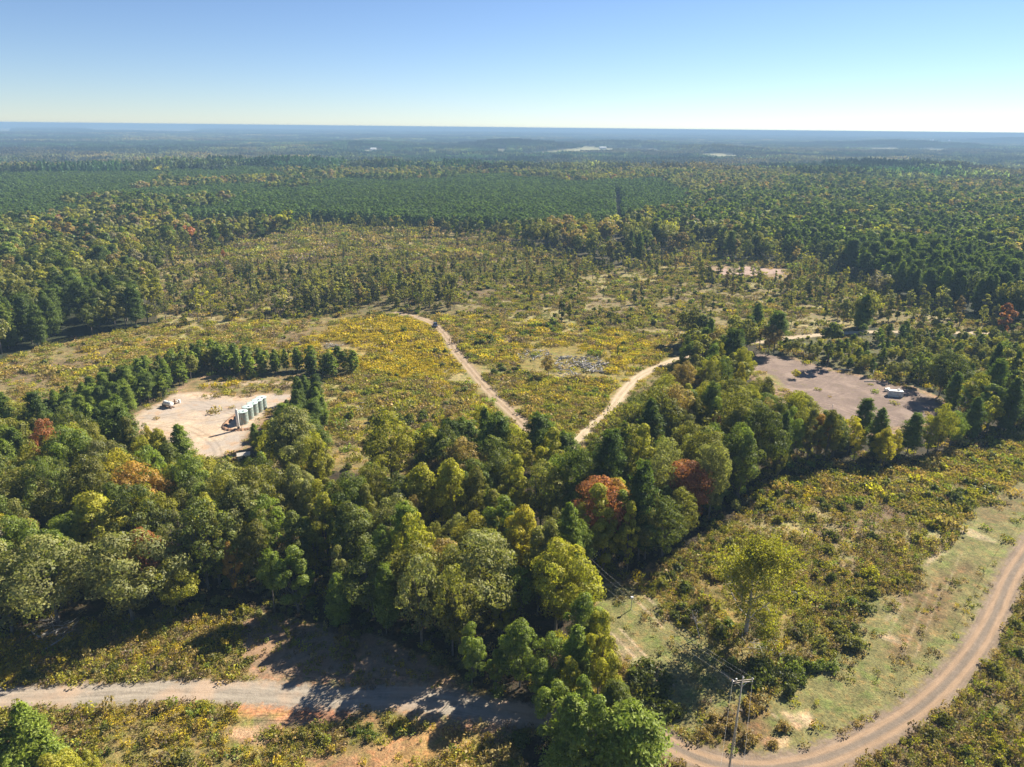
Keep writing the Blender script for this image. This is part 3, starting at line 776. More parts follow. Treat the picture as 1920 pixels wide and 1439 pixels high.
UNIT = {'pine_tree': 15., 'broadleaf_tree': 16., 'vine_tree': 14.}
for ci, cn in enumerate(CN):
    P = CL[cn]
    if not P['sp']: continue
    s = P['sp']; ext = (-1250, 1250, 62, 1420) if cn in ('dense', 'hard', 'plant', 'rpine') else (-480, 480, 62, 720)
    gx = np.arange(ext[0], ext[1], s); gy = np.arange(ext[2], ext[3], s)
    X, Y = np.meshgrid(gx, gy); j = .75 if cn != 'plant' else .4
    X = (X + rng.uniform(-j, j, X.shape) * s + (np.arange(len(gy))[:, None] % 2) * s * .5).ravel(); Y = (Y + rng.uniform(-j, j, Y.shape) * s).ravel()
    qx, qy, qw = proj(X, Y); m = (qx > -260) & (qx < 2260) & (qy < 1900) & (np.hypot(X, Y) < 1400)
    X, Y = X[m], Y[m]; m = classify(X, Y) == ci; X, Y = X[m], Y[m]
    if cn in ('plant', 'hard', 'rpine', 'dense'):   # the straight cut lane through the plantation
        d, _, _ = dseg(X, Y, [tuple(W(1158, 368)), tuple(W(1159, 420)), tuple(W(1161, 492))]); k = d > 4.6; X, Y = X[k], Y[k]
    r = np.hypot(X, Y)
    # keep clear of the tracks
    clear = np.ones(len(X), bool)
    for kk, rd in ROADS.items():
        near = r < 700; dd = np.full(len(X), 99.); dd[near] = dseg(X[near], Y[near], rd['W'])[0]; clear &= dd > rd['w'] + (2.2 if kk != 'lane' else 1.6)
    if cn in ('main',):     # thin spots in the wood
        clear &= ~((vn(X, Y, 11, 15) > .80) & (rng.random(len(X)) < .6))
    if cn in ('scat', 'sparse'):
        clear &= vn(X, Y, 45, 19) > .30
    X, Y, r = X[clear], Y[clear], r[clear]
    isp = rng.random(len(X)) < P['pine'] + (1.1 * (vn(X, Y, 60, 29) - .5) if 0 < P['pine'] < 1 else 0)
    Hh = rng.uniform(P['h'][0], P['h'][1], len(X)) * (1 + .25 * (vn(X, Y, 38, 31) - .5))
    ks = list(MIX[P['pal']]); pr = np.array([MIX[P['pal']][k] for k in ks]); pr /= pr.sum()
    tk = rng.choice(len(ks), len(X), p=pr); br = rng.uniform(.75, 1.25, len(X))
    pk = rng.choice(3, len(X), p=[.55, .15, .3] if cn != 'young' else [.4, .55, .05])
    for i in range(len(X)):
        if isp[i]:
            key = ('pin', 'pinb', 'pind')[pk[i]]; t = np.array(PAL[key]); kind = 'pine_tree'
            if cn == 'plant': t = np.array((.105, .165, .042)); key = 'pin'
        else:
            key = ks[tk[i]]; t = np.array(PAL[key]); kind = 'broadleaf_tree'
        if isp[i] and Y[i] < 118 and cn == 'main': t = np.array(PAL['pinb']) * .95; key = 'pinb'
        if key in ('tan', 'yel', 'rust') and Y[i] < 100: key = 'br'; t = np.array(PAL['br'])
        trees.append(dict(kind=kind, x=X[i], y=Y[i], h=Hh[i], tint=t * br[i], key=key, cls=cn, r=r[i], wide=1.0))

# trees that stand out one by one: base in the frame, height, kind, colour, width, form
SP = [
 (1397, 1192, 19, 'b', 'ygr', 1.12, 4), (1290, 985, 17, 'b', 'rust', 1.0, 0), (980, 1085, 17, 'b', 'yel', .85, 1), (110, 1170, 19, 'b', 'sage', 1.15, 2),
 (250, 1165, 19, 'b', 'sage', 1.1, 0), (25, 1190, 20, 'b', 'sage', 1.1, 2), (560, 1150, 15, 'b', 'br', .95, 3), (330, 1150, 12, 'b', 'ygr', .9, 0),
 (85, 1478, 14.5, 'p', 'pinb', 1.0, 0), (130, 1530, 11, 'b', 'ygr', .9, 1), (30, 1515, 13, 'p', 'pinb', 1.05, 1), (178, 1470, 6, 'b', 'ygr', .9, 1),
 (885, 1285, 12.5, 'b', 'br', .78, 3), (975, 1290, 13.5, 'b', 'br', .85, 1), (1040, 1400, 13, 'b', 'br', .85, 3), (1060, 1470, 15.5, 'p', 'pinb', 1.0, 1), (1012, 1335, 10, 'b', 'br', .8, 1), (1062, 1345, 12, 'b', 'ygr', .75, 3), (1095, 1405, 14, 'b', 'br', .75, 6), (1150, 1400, 12, 'b', 'dk', .8, 1), (1180, 1445, 12, 'p', 'pinb', 1.1, 0), (1135, 1360, 14, 'b', 'ygr', .7, 3), (1030, 1290, 11, 'b', 'br', .8, 5), (1078, 1300, 13, 'p', 'pinb', 1.0, 1), (1110, 1262, 13, 'b', 'ygr', .7, 6), (930, 1300, 9, 'b', 'br', .7, 6), (395, 902, 7, 'b', 'ol', .9, 1), (435, 906, 7.5, 'b', 'ygr', .9, 0), (470, 902, 7, 'b', 'br', .9, 1), (452, 930, 9.5, 'b', 'ol', .9, 5), (412, 935, 10, 'b', 'dk', .8, 0), (1700, 852, 12, 'p', 'pin', 1.0, 2), (1738, 852, 12, 'b', 'ygr', .8, 1), (1780, 840, 12, 'b', 'br', .85, 3), (1820, 822, 13, 'p', 'pin', 1.0, 0), (1560, 852, 12, 'b', 'dk', .85, 1), (1850, 810, 12, 'b', 'ygr', .9, 0), (1765, 820, 8, 'p', 'pin', 1, 1), (1045, 1165, 12, 'b', 'br', .8, 1), (1075, 1150, 9, 'b', 'ol', .8, 3),
 (1110, 1490, 17, 'b', 'br', .85, 6), (1165, 1500, 15.5, 'p', 'pinb', 1.3, 2), (1120, 1310, 17, 'b', 'ygr', .62, 6), (1085, 1245, 14, 'b', 'br', .8, 1),
 (1150, 1020, 16, 'b', 'orange', .8, 1), (1185, 1000, 15, 'b', 'orange', .7, 3), (1130, 1075, 15.5, 'b', 'ygr', .85, 3), (1175, 1075, 17, 'b', 'ygr', .62, 6),
 (1240, 1050, 15, 'b', 'dk', .9, 5), (900, 1165, 19, 'b', 'sage', 1.1, 2), (850, 1175, 17, 'b', 'ol', 1.0, 5), (780, 1160, 17, 'b', 'ol', 1.0, 0),
 (700, 1160, 15, 'b', 'dk', 1.0, 2), (745, 1060, 17, 'b', 'sage', .9, 0), (640, 1175, 11, 'p', 'pinb', 1.0, 0), (1640, 858, 14, 'p', 'pin', 1.0, 0),
 (1612, 830, 13, 'p', 'pin', .9, 2), (1530, 860, 13, 'b', 'orange', .9, 1), (1600, 866, 11, 'b', 'yel', .9, 3), (1590, 850, 12, 'b', 'yel', .8, 1),
 (1670, 868, 10, 'b', 'yel', .9, 3), (1655, 880, 10, 'b', 'yel', .8, 1), (1650, 872, 11, 'b', 'yel', .8, 6), (1380, 790, 12, 'b', 'ygr', .95, 1), (1410, 800, 12, 'b', 'ygr', .9, 3),
 (1345, 790, 13, 'b', 'ygr', .9, 0), (870, 900, 16, 'p', 'pin', 1.05, 3), (930, 905, 18, 'p', 'pin', .95, 3), (1005, 900, 17, 'p', 'pin', .95, 3),
 (1055, 915, 14, 'p', 'pin', 1.0, 3), (905, 925, 14, 'p', 'pin', 1.0, 2), (507, 836, 8, 'b', 'yel', .7, 1), (480, 842, 7.5, 'p', 'pinb', .9, 0), (535, 822, 8, 'b', 'br', .8, 0), (560, 795, 8, 'p', 'pin', 1.0, 1), (595, 780, 8, 'p', 'pin', 1.0, 0),
 (310, 905, 15, 'b', 'ygr', .75, 1), (350, 900, 15, 'p', 'pinb', 1.0, 0), (290, 890, 14, 'b', 'yel', .6, 3), (840, 572, 11, 'b', 'dk', .8, 4), (1205, 640, 5.5, 'b', 'dk', .3, 6),
 (1158, 672, 6, 'b', 'dk', .3, 6), (1028, 708, 9, 'b', 'tan', .75, 4), (1330, 612, 9, 'b', 'dk', .35, 6), (183, 600, 12, 'b', 'rust', .9, 0), (30, 625, 14, 'b', 'rust', 1.0, 0),
 (420, 492, 8, 'b', 'rust', .5, 1), (1490, 710, 3.6, 'b', 'yel', 1.3, 3), (1640, 560, 15, 'b', 'grey', 1.1, 2), (1500, 555, 12, 'b', 'ol', 1.1, 0), (1580, 610, 13, 'b', 'ol', 1.1, 2),
 (240, 965, 17, 'b', 'yel', 1.0, 5), (270, 1000, 18, 'b', 'orange', 1.05, 2), (380, 960, 15, 'b', 'ygr', 1.0, 0), (1330, 930, 15, 'b', 'tan', .8, 3), (440, 1110, 12, 'b', 'orange', .6, 3),
 (1335, 870, 14, 'b', 'rust', .7, 1), (1300, 850, 13, 'b', 'orange', .8, 0),
]
special = []
for (px, py, h, kd, key, wd, form) in SP:
    x, y = W(px, py)
    special.append(dict(kind='pine_tree' if kd == 'p' else 'broadleaf_tree', x=x, y=y, h=h, tint=np.array(PAL[key]) * 1.08, key=key, cls='special', r=math.hypot(x, y), wide=wd, form=form))
SX = np.array([(t['x'], t['y'], t['h'] * .17 * t['wide']) for t in special])
def keep(t):
    d = np.hypot(SX[:, 0] - t['x'], SX[:, 1] - t['y'])
    return (d > SX[:, 2] + 1.2).all()
OPENINGS = [[(250, 800), (330, 748), (400, 742), (540, 735), (520, 762), (500, 790), (462, 838), (440, 850), (372, 850), (335, 822), (290, 805)],
            [(760, 590), (840, 600), (900, 690), (985, 775), (1005, 800), (970, 790), (860, 700), (820, 620)], [(1075, 832), (1062, 826), (1100, 785), (1160, 725), (1262, 668), (1270, 682), (1200, 712), (1120, 800)],
            [(1405, 680), (1425, 662), (1560, 695), (1690, 715), (1770, 752), (1760, 768), (1640, 772), (1560, 755), (1500, 728)], [(640, 822), (780, 850), (770, 866), (620, 850)],
            [(-50, 1290), (420, 1285), (600, 1235), (760, 1262), (820, 1300), (800, 1330), (-50, 1330)], [(1095, 1085), (1200, 1090), (1320, 1230), (1270, 1300), (1150, 1180)], [(1440, 634), (1560, 622), (1650, 620), (1560, 632)],
            [(1390, 500), (1462, 503), (1460, 512), (1390, 512)]]
def blocks(t):
    bx, by, _ = proj(t['x'], t['y']); bx = float(bx); by = float(by)
    if by > 1500 and t['cls'] != 'special': return True
    for k in (.35, .6, .8, .97):
        qx, qy, _ = proj(t['x'], t['y'], t['h'] * k); hw = t['h'] * .22 * FPX / math.hypot(t['r'], HCAM) * (.5 if k > .9 else .8)
        q = np.array([float(qx) - hw, float(qx), float(qx) + hw]); e = np.full(3, float(qy))
        if any(inpoly(q, e, P).any() for P in OPENINGS): return True
    return False
ck = [t for t in trees if t['r'] > 420 or (keep(t) and not blocks(t))]
# nothing of size grows in the sight of the lone oak's clearing
trees = ck + special

# ------------------------------------------------------------------ shrubs and weeds
def scatter(dens_key, mult, rmin, rmax, spmin):
    """random points in the open classes with their own densities"""
    gx = np.arange(-.85 * rmax - 10, .85 * rmax + 10, spmin); gy = np.arange(60, rmax, spmin)
    X, Y = np.meshgrid(gx, gy); X = (X + rng.uniform(-.5, .5, X.shape) * spmin).ravel(); Y = (Y + rng.uniform(-.5, .5, Y.shape) * spmin).ravel()
    r = np.hypot(X, Y); px, py, w = proj(X, Y); m = (px > -60) & (px < 1980) & (py < 1475) & (r >= rmin) & (r < rmax); X, Y = X[m], Y[m]
    c = classify(X, Y); D = np.array([CL[n][dens_key] for n in CN])[c] * mult * spmin ** 2
    D = D * (np.where((c == CN.index('field')) | (Y < 130), .35, .12) + 1.75 * sstep(.36, .66, .6 * fbm(X, Y, 26, 101, 3) + .4 * fbm(X, Y, 6, 103, 2)))
    m = rng.random(len(X)) < D; X, Y, c = X[m], Y[m], c[m]
    for rd in ROADS.values():
        k = dseg(X, Y, rd['W'])[0] > rd['w'] * .95; X, Y, c = X[k], Y[k], c[k]
    px, py, w = proj(X, Y)
    bad = np.zeros(len(X), bool)
    for q in BARE: bad |= inpoly(px, py, q)
    bad &= rng.random(len(X)) < .93; X, Y, c = X[~bad], Y[~bad], c[~bad]
    for pd in ('tank_pad', 'clay_pad', 'dirt_turnout', 'far_pad'):
        k = sd_poly(X, Y, PADW[pd]) > rng.normal(-.4, 1.2, len(X));
        if pd == 'dirt_turnout': k |= rng.random(len(X)) < .5 * (fbm(X, Y, 5, 99, 3) > .55)
        else: k |= rng.random(len(X)) < .12 * (fbm(X, Y, 6, 98, 3) > .6); X, Y, c = X[k], Y[k], c[k]
    return X, Y, c

BARE = [[(440, 1318), (560, 1322), (700, 1332), (720, 1352), (600, 1360), (500, 1362), (450, 1345)], [(410, 1358), (475, 1362), (530, 1392), (470, 1405), (425, 1388)],
        [(560, 1430), (700, 1398), (830, 1362), (950, 1358), (860, 1402), (760, 1450), (600, 1475)], [(980, 655), (1080, 650), (1140, 680), (1130, 708), (1040, 712), (985, 690)], [(600, 640), (650, 640), (650, 662), (600, 664)],
        [(60, 1168), (150, 1160), (160, 1190), (60, 1204)], [(1465, 1335), (1525, 1332), (1532, 1362), (1480, 1375)], [(600, 825), (790, 845), (775, 870), (600, 880)], [(1135, 1175), (1170, 1175), (1260, 1290), (1230, 1300)],
        [(250, 1240), (420, 1240), (520, 1262), (500, 1285), (300, 1290)] if False else [(0, 0), (1, 0), (1, 1)]]
shrubs = []
for (r0, r1, sp, mu) in ((60, 260, 2.2, 1.5), (260, 700, 3.2, 1.1)):
    X, Y, c = scatter('shrub', mu, r0, r1, sp)
    for i in range(len(X)):
        key = rng.choice(['dk', 'ol', 'ygr', 'br', 'sage', 'tan'], p=[.22, .28, .2, .12, .12, .06])
        s = rng.uniform(.45, 1.15) * (1.25 if rng.random() < .15 else 1)
        if CN[c[i]] in ('weedy', 'left'): s *= .8
        shrubs.append(dict(kind='shrub', x=X[i], y=Y[i], s=s, tint=np.array(PAL[key]) * rng.uniform(.7, 1.15), key=key, r=math.hypot(X[i], Y[i]), cls=CN[c[i]]))
# thickets: frame outline centre, spread m, number, colour, size
for (px, py, sx, sy, n, key, s0) in ((1455, 1275, 5.5, 2.2, 16, 'dk', 1.2), (1510, 1260, 3.5, 2, 8, 'br', 1.1), (1540, 1210, 4, 2.5, 9, 'sage', 1.15), (1590, 1220, 1.5, 1.2, 3, 'sage', 1.2),
                                     (1340, 1360, 3.2, 1.6, 5, 'tan', .75), (1400, 1372, 4.0, 1.6, 8, 'tan', .9), (1410, 1330, 4, 1.5, 5, 'tan', .8), (1790, 945, 5, 3, 10, 'dk', 1.2), (1830, 925, 4, 2, 6, 'sage', 1.1), (1210, 1290, 4, 3, 14, 'dk', 1.3),
                                     (1170, 1260, 3, 3, 8, 'tan', 1.2), (1240, 1335, 4, 2, 9, 'dk', 1.1), (750, 790, 9, 4, 26, 'dk', 1.1), (740, 830, 6, 2.5, 14, 'ygr', 1.1), (900, 640, 6, 5, 18, 'dk', 1.1),
                                     (960, 700, 5, 5, 14, 'dk', 1.0), (1030, 615, 9, 6, 18, 'br', 1.0), (1100, 790, 6, 3, 10, 'ol', 1.0), (1120, 745, 8, 4, 12, 'br', 1.0), (985, 625, 6, 5, 12, 'br', 1.0),
                                     (60, 1265, 3.5, 1.5, 7, 'dk', .8), (150, 1275, 2.5, 1.2, 4, 'sage', .8), (430, 1245, 3, 1, 5, 'ol', .8), (560, 1390, 3.5, 1.2, 7, 'ol', .7), (680, 1380, 4, 1.2, 8, 'br', .65),
                                     (1270, 1100, 3, 2, 6, 'dk', 1.1), (1230, 1095, 2, 2, 4, 'ol', 1.0), (1280, 1160, 3, 2, 5, 'dk', 1.0)):
    cx, cy = W(px, py)
    for k in range(n):
        x, y = cx + rng.normal() * sx * .6, cy + rng.normal() * sy * .8
        shrubs.append(dict(kind='shrub', x=x, y=y, s=s0 * rng.uniform(.6, 1.15), tint=np.array(PAL[key]) * rng.uniform(.7, 1.15), key=key, r=math.hypot(x, y), cls='thicket'))

def clear_of_roads(t, extra=.8):
    if t['r'] > 450: return True
    for k in ('gravel', 'dirt', 'track', 'lane'):
        if dseg(np.array([t['x']]), np.array([t['y']]), ROADS[k]['W'])[0][0] < ROADS[k]['w'] + extra: return False
    return True
shrubs = [t for t in shrubs if clear_of_roads(t)]

wx, wy, wc, wr = [], [], [], []
for (r0, r1, sp, mu) in ((60, 150, .72, 2.4), (150, 260, .95, 1.25), (260, 480, 1.5, .6), (480, 800, 2.6, .30)):
    X, Y, c = scatter('weed', mu, r0, r1, sp); wx.append(X); wy.append(Y); wc.append(c)
wx, wy, wc = map(np.concatenate, (wx, wy, wc)); wr = np.hypot(wx, wy)

# ------------------------------------------------------------------ instancing of what nobody could count
def instancer(name, protos, x, y, z, rot, scl, idx, tint, label=None):
    pc = bpy.data.collections.new(name + '_forms')
    for k, me in enumerate(protos):
        parts = me if isinstance(me, tuple) else (me,)
        for q in parts[:1]:
            o = bpy.data.objects.new('%s_form_%03d' % (name, k), q); pc.objects.link(o)
    me = bpy.data.meshes.new(name); n = len(x)
    me.vertices.add(n); me.vertices.foreach_set('co', np.stack([x, y, z], 1).astype(np.float32).ravel())
    def att(nm, ty, arr, fld):
        a = me.attributes.new(nm, ty, 'POINT'); a.data.foreach_set(fld, np.ascontiguousarray(arr).ravel())
    att('rot', 'FLOAT', rot.astype(np.float32), 'value'); att('scl', 'FLOAT_VECTOR', scl.astype(np.float32), 'vector')
    att('idx', 'INT', idx.astype(np.int32), 'value'); att('tint', 'FLOAT_VECTOR', tint.astype(np.float32), 'vector')
    o = link(name, me, kind='stuff')
    ng = bpy.data.node_groups.new(name + '_scatter', 'GeometryNodeTree')
    ng.interface.new_socket('Geometry', in_out='INPUT', socket_type='NodeSocketGeometry'); ng.interface.new_socket('Geometry', in_out='OUTPUT', socket_type='NodeSocketGeometry')
    L = ng.links.new; gi = ng.nodes.new('NodeGroupInput'); go = ng.nodes.new('NodeGroupOutput')
    ci = ng.nodes.new('GeometryNodeCollectionInfo'); ci.inputs['Collection'].default_value = pc; ci.inputs['Separate Children'].default_value = True; ci.inputs['Reset Children'].default_value = True
    ip = ng.nodes.new('GeometryNodeInstanceOnPoints'); ip.inputs['Pick Instance'].default_value = True
    def na(nm, ty):
        q = ng.nodes.new('GeometryNodeInputNamedAttribute'); q.data_type = ty; q.inputs['Name'].default_value = nm; return q.outputs['Attribute']
    cx = ng.nodes.new('ShaderNodeCombineXYZ'); L(na('rot', 'FLOAT'), cx.inputs[2]); 
    L(gi.outputs[0], ip.inputs['Points']); L(ci.outputs[0], ip.inputs['Instance']); L(na('idx', 'INT'), ip.inputs['Instance Index'])
    L(cx.outputs[0], ip.inputs['Rotation']); L(na('scl', 'FLOAT_VECTOR'), ip.inputs['Scale']); L(ip.outputs[0], go.inputs[0])
    md = o.modifiers.new('scatter', 'NODES'); md.node_group = ng
    return o

# choose the individuals: the ones nearest and in the frame
def choose(lst, kind, n):
    c = [t for t in lst if t['kind'] == kind and bool(in_view(t['x'], t['y'], t.get('h', 1.5) * .9))]
    def sz(t): return (t.get('h', 0) or t.get('s', 1) * 2.2) / math.hypot(t['r'], HCAM)
    c.sort(key=lambda t: -sz(t)); return c[:n]
CAP = 295
ind_p = choose(trees, 'pine_tree', CAP); ind_b = choose(trees, 'broadleaf_tree', CAP); ind_s = choose(shrubs, 'shrub', CAP)
chosen = set(id(t) for t in ind_p + ind_b + ind_s)

# ------------------------------------------------------------------ labels
LAND = [  # name, frame position of its foot
 ('the lone airy tree', 1397, 1192), ('the power pole', 1366, 1440), ('the wide gravel road', 300, 1297), ('the dirt turnout', 650, 1250), ('the bend of the reddish road', 1780, 1270),
 ('the tank battery', 470, 790), ('the sandy gravel pad', 330, 800), ('the shipping container', 1678, 735), ('the brown clay pad', 1500, 730), ('the pale lane', 1170, 735),
 ('the rutted track', 900, 715), ('the grey slash pile', 1080, 690), ('the left forest edge', 80, 1100), ('the shaded wood', 500, 1050), ('the middle of the wood', 800, 1000),
 ('the white marker post', 1181, 1130), ('the mown strip', 1700, 1120), ('the scrubby field', 1500, 1020), ('the goldenrod meadow', 700, 640), ('the left weedy field', 150, 690),
 ('the rust red tree', 1290, 985), ('the lower left corner', 60, 1400), ('the upper road', 1560, 628), ('the right frame edge', 1890, 800), ('the dark blue vehicle', 815, 608), ('the wood below the sandy pad', 300, 950), ('the young pine belt', 250, 730),
 ('the pink far pad', 1410, 510), ('the wood right of centre', 1120, 950), ('the ash-coloured far clearing', 700, 470)]
LW = np.array([W(p[1], p[2]) for p in LAND])
ORD = ['first', 'second', 'third', 'fourth', 'fifth', 'sixth', 'seventh', 'eighth', 'ninth', 'tenth', 'eleventh', 'twelfth', 'thirteenth', 'fourteenth', 'fifteenth', 'sixteenth', 'seventeenth', 'eighteenth', 'nineteenth', 'twentieth'] + ['%dth' % k for k in range(21, 90)]
def relation(t, k):
    px, py, w = proj(t['x'], t['y']); lx, ly = LAND[k][1:]
    dx, dy = (px - lx), (py - ly) * 1.6
    if abs(dx) > abs(dy): return 'right of' if dx > 0 else 'left of'
    return 'below' if dy > 0 else 'above'
def make_labels(lst, noun, size):
    groups = {}
    for t in lst:
        k = int(np.argmin(np.hypot(LW[:, 0] - t['x'], LW[:, 1] - t['y'])))
        groups.setdefault((size(t), t['key'], relation(t, k), LAND[k][0]), []).append(t)
    for (sz, key, rel, lm), g in groups.items():
        nm = noun(g[0]); base = '%s %s %s %s %s' % (sz, WORD[key], nm, rel, lm)
        g.sort(key=lambda t: float(proj(t['x'], t['y'])[0]))
        for i, t in enumerate(g):
            t['label'] = base if len(g) == 1 else base + (', leftmost such' if i == 0 else ', rightmost such' if i == len(g) - 1 else ', %s from left' % ORD[i])
make_labels(ind_p, lambda t: 'pine', lambda t: 'tall' if t['h'] > 14 else 'middling' if t['h'] > 9.5 else 'young')
make_labels(ind_b, lambda t: 'broadleaf tree', lambda t: 'tall' if t['h'] > 17 else 'middling' if t['h'] > 13 else 'short')
make_labels(ind_s, lambda t: 'shrub', lambda t: 'large' if t['s'] > 1.05 else 'rounded' if t['s'] > .75 else 'small')
LONE = special[0]
LONE['label'] = 'lone airy yellow-green tree standing in the scrub with a long shadow'
special[1]['label'] = 'rust red broadleaf tree glowing among dark green crowns'
special[2]['label'] = 'golden yellow broadleaf tree in the middle of the wood'
special[8]['label'] = 'bright green pine at the lower left corner beside the gravel road'

def place_tree(t, forms, unit, group):
    f = forms[t.get('form', int(rng.integers(len(forms)))) % len(forms)]
    s = t['h'] / unit; o = empty(t['kind'], (t['x'], t['y'], h1(t['x'], t['y'])), rng.uniform(0, 6.28), t['label'], 'tree', group)
    wd = t['wide'] * (rng.uniform(.60, .95) if t['cls'] in ('main', 'mainr') else rng.uniform(.85, 1.1) if t['cls'] != 'special' else 1)
    o.scale = (s * wd, s * wd, s); o.rotation_euler = (rng.normal(0, .02), rng.normal(0, .02), o.rotation_euler[2])
    c = link('crown', f[0], o); c['tint'] = [float(q) for q in t['tint']]
    link('trunk', f[1], o)
    return o
for t in ind_p: place_tree(t, PINE_HI, 15., 'pines standing one by one near the clearings')
for t in ind_b:
    if t is LONE: continue
    fm = BROAD_HI if t['cls'] not in ('scat', 'sparse', 'row') else BROAD_HI[3:4] + BROAD_HI[6:7]
    place_tree(t, fm, 16., 'broadleaf trees of the wood and clearings')
for t in ind_s:
    m = SHRUB_HI[int(rng.integers(3))]; o = link('shrub', m, None, (t['x'], t['y'], h1(t['x'], t['y'])), rng.uniform(0, 6.28))
    s = t['s']; o.scale = (s * rng.uniform(.85, 1.2), s * rng.uniform(.85, 1.2), s * rng.uniform(.85, 1.25)); o['tint'] = [float(q) for q in t['tint']]
    tag(o, t['label'], 'shrub', 'shrubs in the scrubby openings')

# the lone tree: open limbs, sparse leaf sprays
def lone_tree(t):
    H = t['h']; o = empty('broadleaf_tree', (t['x'], t['y'], h1(t['x'], t['y'])), 0, t['label'], 'tree', 'broadleaf trees of the wood and clearings')
    tb = MB(); vs, lv, hv = [], [], []
    tb.tube([(0, 0, -.4), (.05, 0, 2), (.1, .1, 5), (0, .1, 8), (-.2, 0, 12), (.1, 0, 17)], [.42, .34, .29, .23, .14, .04], 9)
    def limb(p, d, L, rad, depth):
        p = np.array(p, float); pts = [p]; dd = np.array(d, float)
        for k in range(4):
            dd = dd / np.linalg.norm(dd) + rng.normal(size=3) * .2 + np.array([0, 0, .035]); p = p + dd / np.linalg.norm(dd) * L / 4; pts.append(p)
        tb.tube([tuple(q) for q in pts], [rad * (1 - .2 * k) for k in range(5)], 5, False)
        if depth > 0:
            for k in range(4):
                b = pts[rng.integers(1, 5)]; q = dd / np.linalg.norm(dd) + rng.normal(size=3) * .75; limb(b, q, L * .58, rad * .45, depth - 1)
        for b in pts[2:]:
            if depth <= 1:
                k = 20; q = b + rng.normal(size=(k, 3)) * np.array([.55, .55, .4]); n_ = rng.normal(size=(k, 3)) + [0, 0, .6]
                vs.append(leaf_quads(q, n_, .26)); lv.append(rng.uniform(.7, 1.35, k) * rng.uniform(.85, 1.15)); hv.append(np.clip(rng.normal(.25, .2, k), 0, 1))
    for k in range(15):
        a = k * 2.4 + rng.uniform(-.3, .3); z = 2.6 + k * .95; limb((0, 0, z), (math.cos(a), math.sin(a), .30 + .09 * k), (7.8 - .36 * k) * rng.uniform(.75, 1.15), .15 - .007 * k, 2)
    c = link('crown', finish_crown('lone_crown', vs, lv, hv, M_LEAF), o); c['tint'] = [.27, .27, .03]
    link('trunk', tb.mesh('lone_trunk', M_PALEBARK, True), o)
lone_tree(LONE)

# the uncountable rest
rest = [t for t in trees if id(t) not in chosen]
def bulk(name, kind, hi, mid, far, unit, vine=None):
    L = [t for t in rest if t['kind'] == kind]
    x = np.array([t['x'] for t in L]); y = np.array([t['y'] for t in L]); h = np.array([t['h'] for t in L]); r = np.hypot(x, y)
    protos = hi + mid + far + (vine or [])
    idx = np.where(r < 230, rng.integers(0, len(hi), len(L)), np.where(r < 560, len(hi) + rng.integers(0, len(mid), len(L)), len(hi) + len(mid) + rng.integers(0, len(far), len(L))))
    if vine:
        v = np.array([t['cls'] in ('scat', 'sparse', 'row') or (t['cls'] == 'hard' and rng.random() < .35) for t in L]); idx = np.where(v, len(hi) + len(mid) + len(far) + rng.integers(0, len(vine), len(L)), idx)
    s = h / unit; w = s * rng.uniform(.88, 1.18, len(L)) * np.array([t['wide'] for t in L])
    tint = np.array([t['tint'] for t in L])
    print(name, len(L))
    return instancer(name, protos, x, y, hgt(x, y), rng.uniform(0, 6.28, len(L)), np.stack([w, w, s], 1), idx, tint)
bulk('pine_forest', 'pine_tree', PINE_HI, PINE_MID, PINE_FAR, 15.)
bulk('broadleaf_forest', 'broadleaf_tree', BROAD_HI, BROAD_MID, BROAD_FAR, 16., VINE_MID)

# trunks of the bulk trees nearer than the far woods
def bulk_trunks(name, L, forms, unit):
    x = np.array([t['x'] for t in L]); y = np.array([t['y'] for t in L]); s = np.array([t['h'] for t in L]) / unit
    instancer(name, forms, x, y, hgt(x, y), rng.uniform(0, 6.28, len(L)), np.stack([s, s, s], 1), rng.integers(0, len(forms), len(L)), np.ones((len(L), 3)))
L = [t for t in rest if t['r'] < 600]
if L: bulk_trunks('forest_trunks', L, [BROAD_MID[0][1], PINE_MID[0][1], BROAD_MID[3][1]], 15.5)

L = [t for t in shrubs if id(t) not in chosen]
x = np.array([t['x'] for t in L]); y = np.array([t['y'] for t in L]); r = np.hypot(x, y); s = np.array([t['s'] for t in L]) * np.where(r > 260, 1.15, 1)
idx = np.where(r < 180, rng.integers(0, 3, len(L)), 3 + rng.integers(0, 2, len(L)))
instancer('scrub', SHRUB_HI + SHRUB_MID, x, y, hgt(x, y), rng.uniform(0, 6.28, len(L)), np.stack([s, s, s * rng.uniform(.8, 1.2, len(L))], 1), idx, np.array([t['tint'] for t in L]))
print('shrubs', len(L))

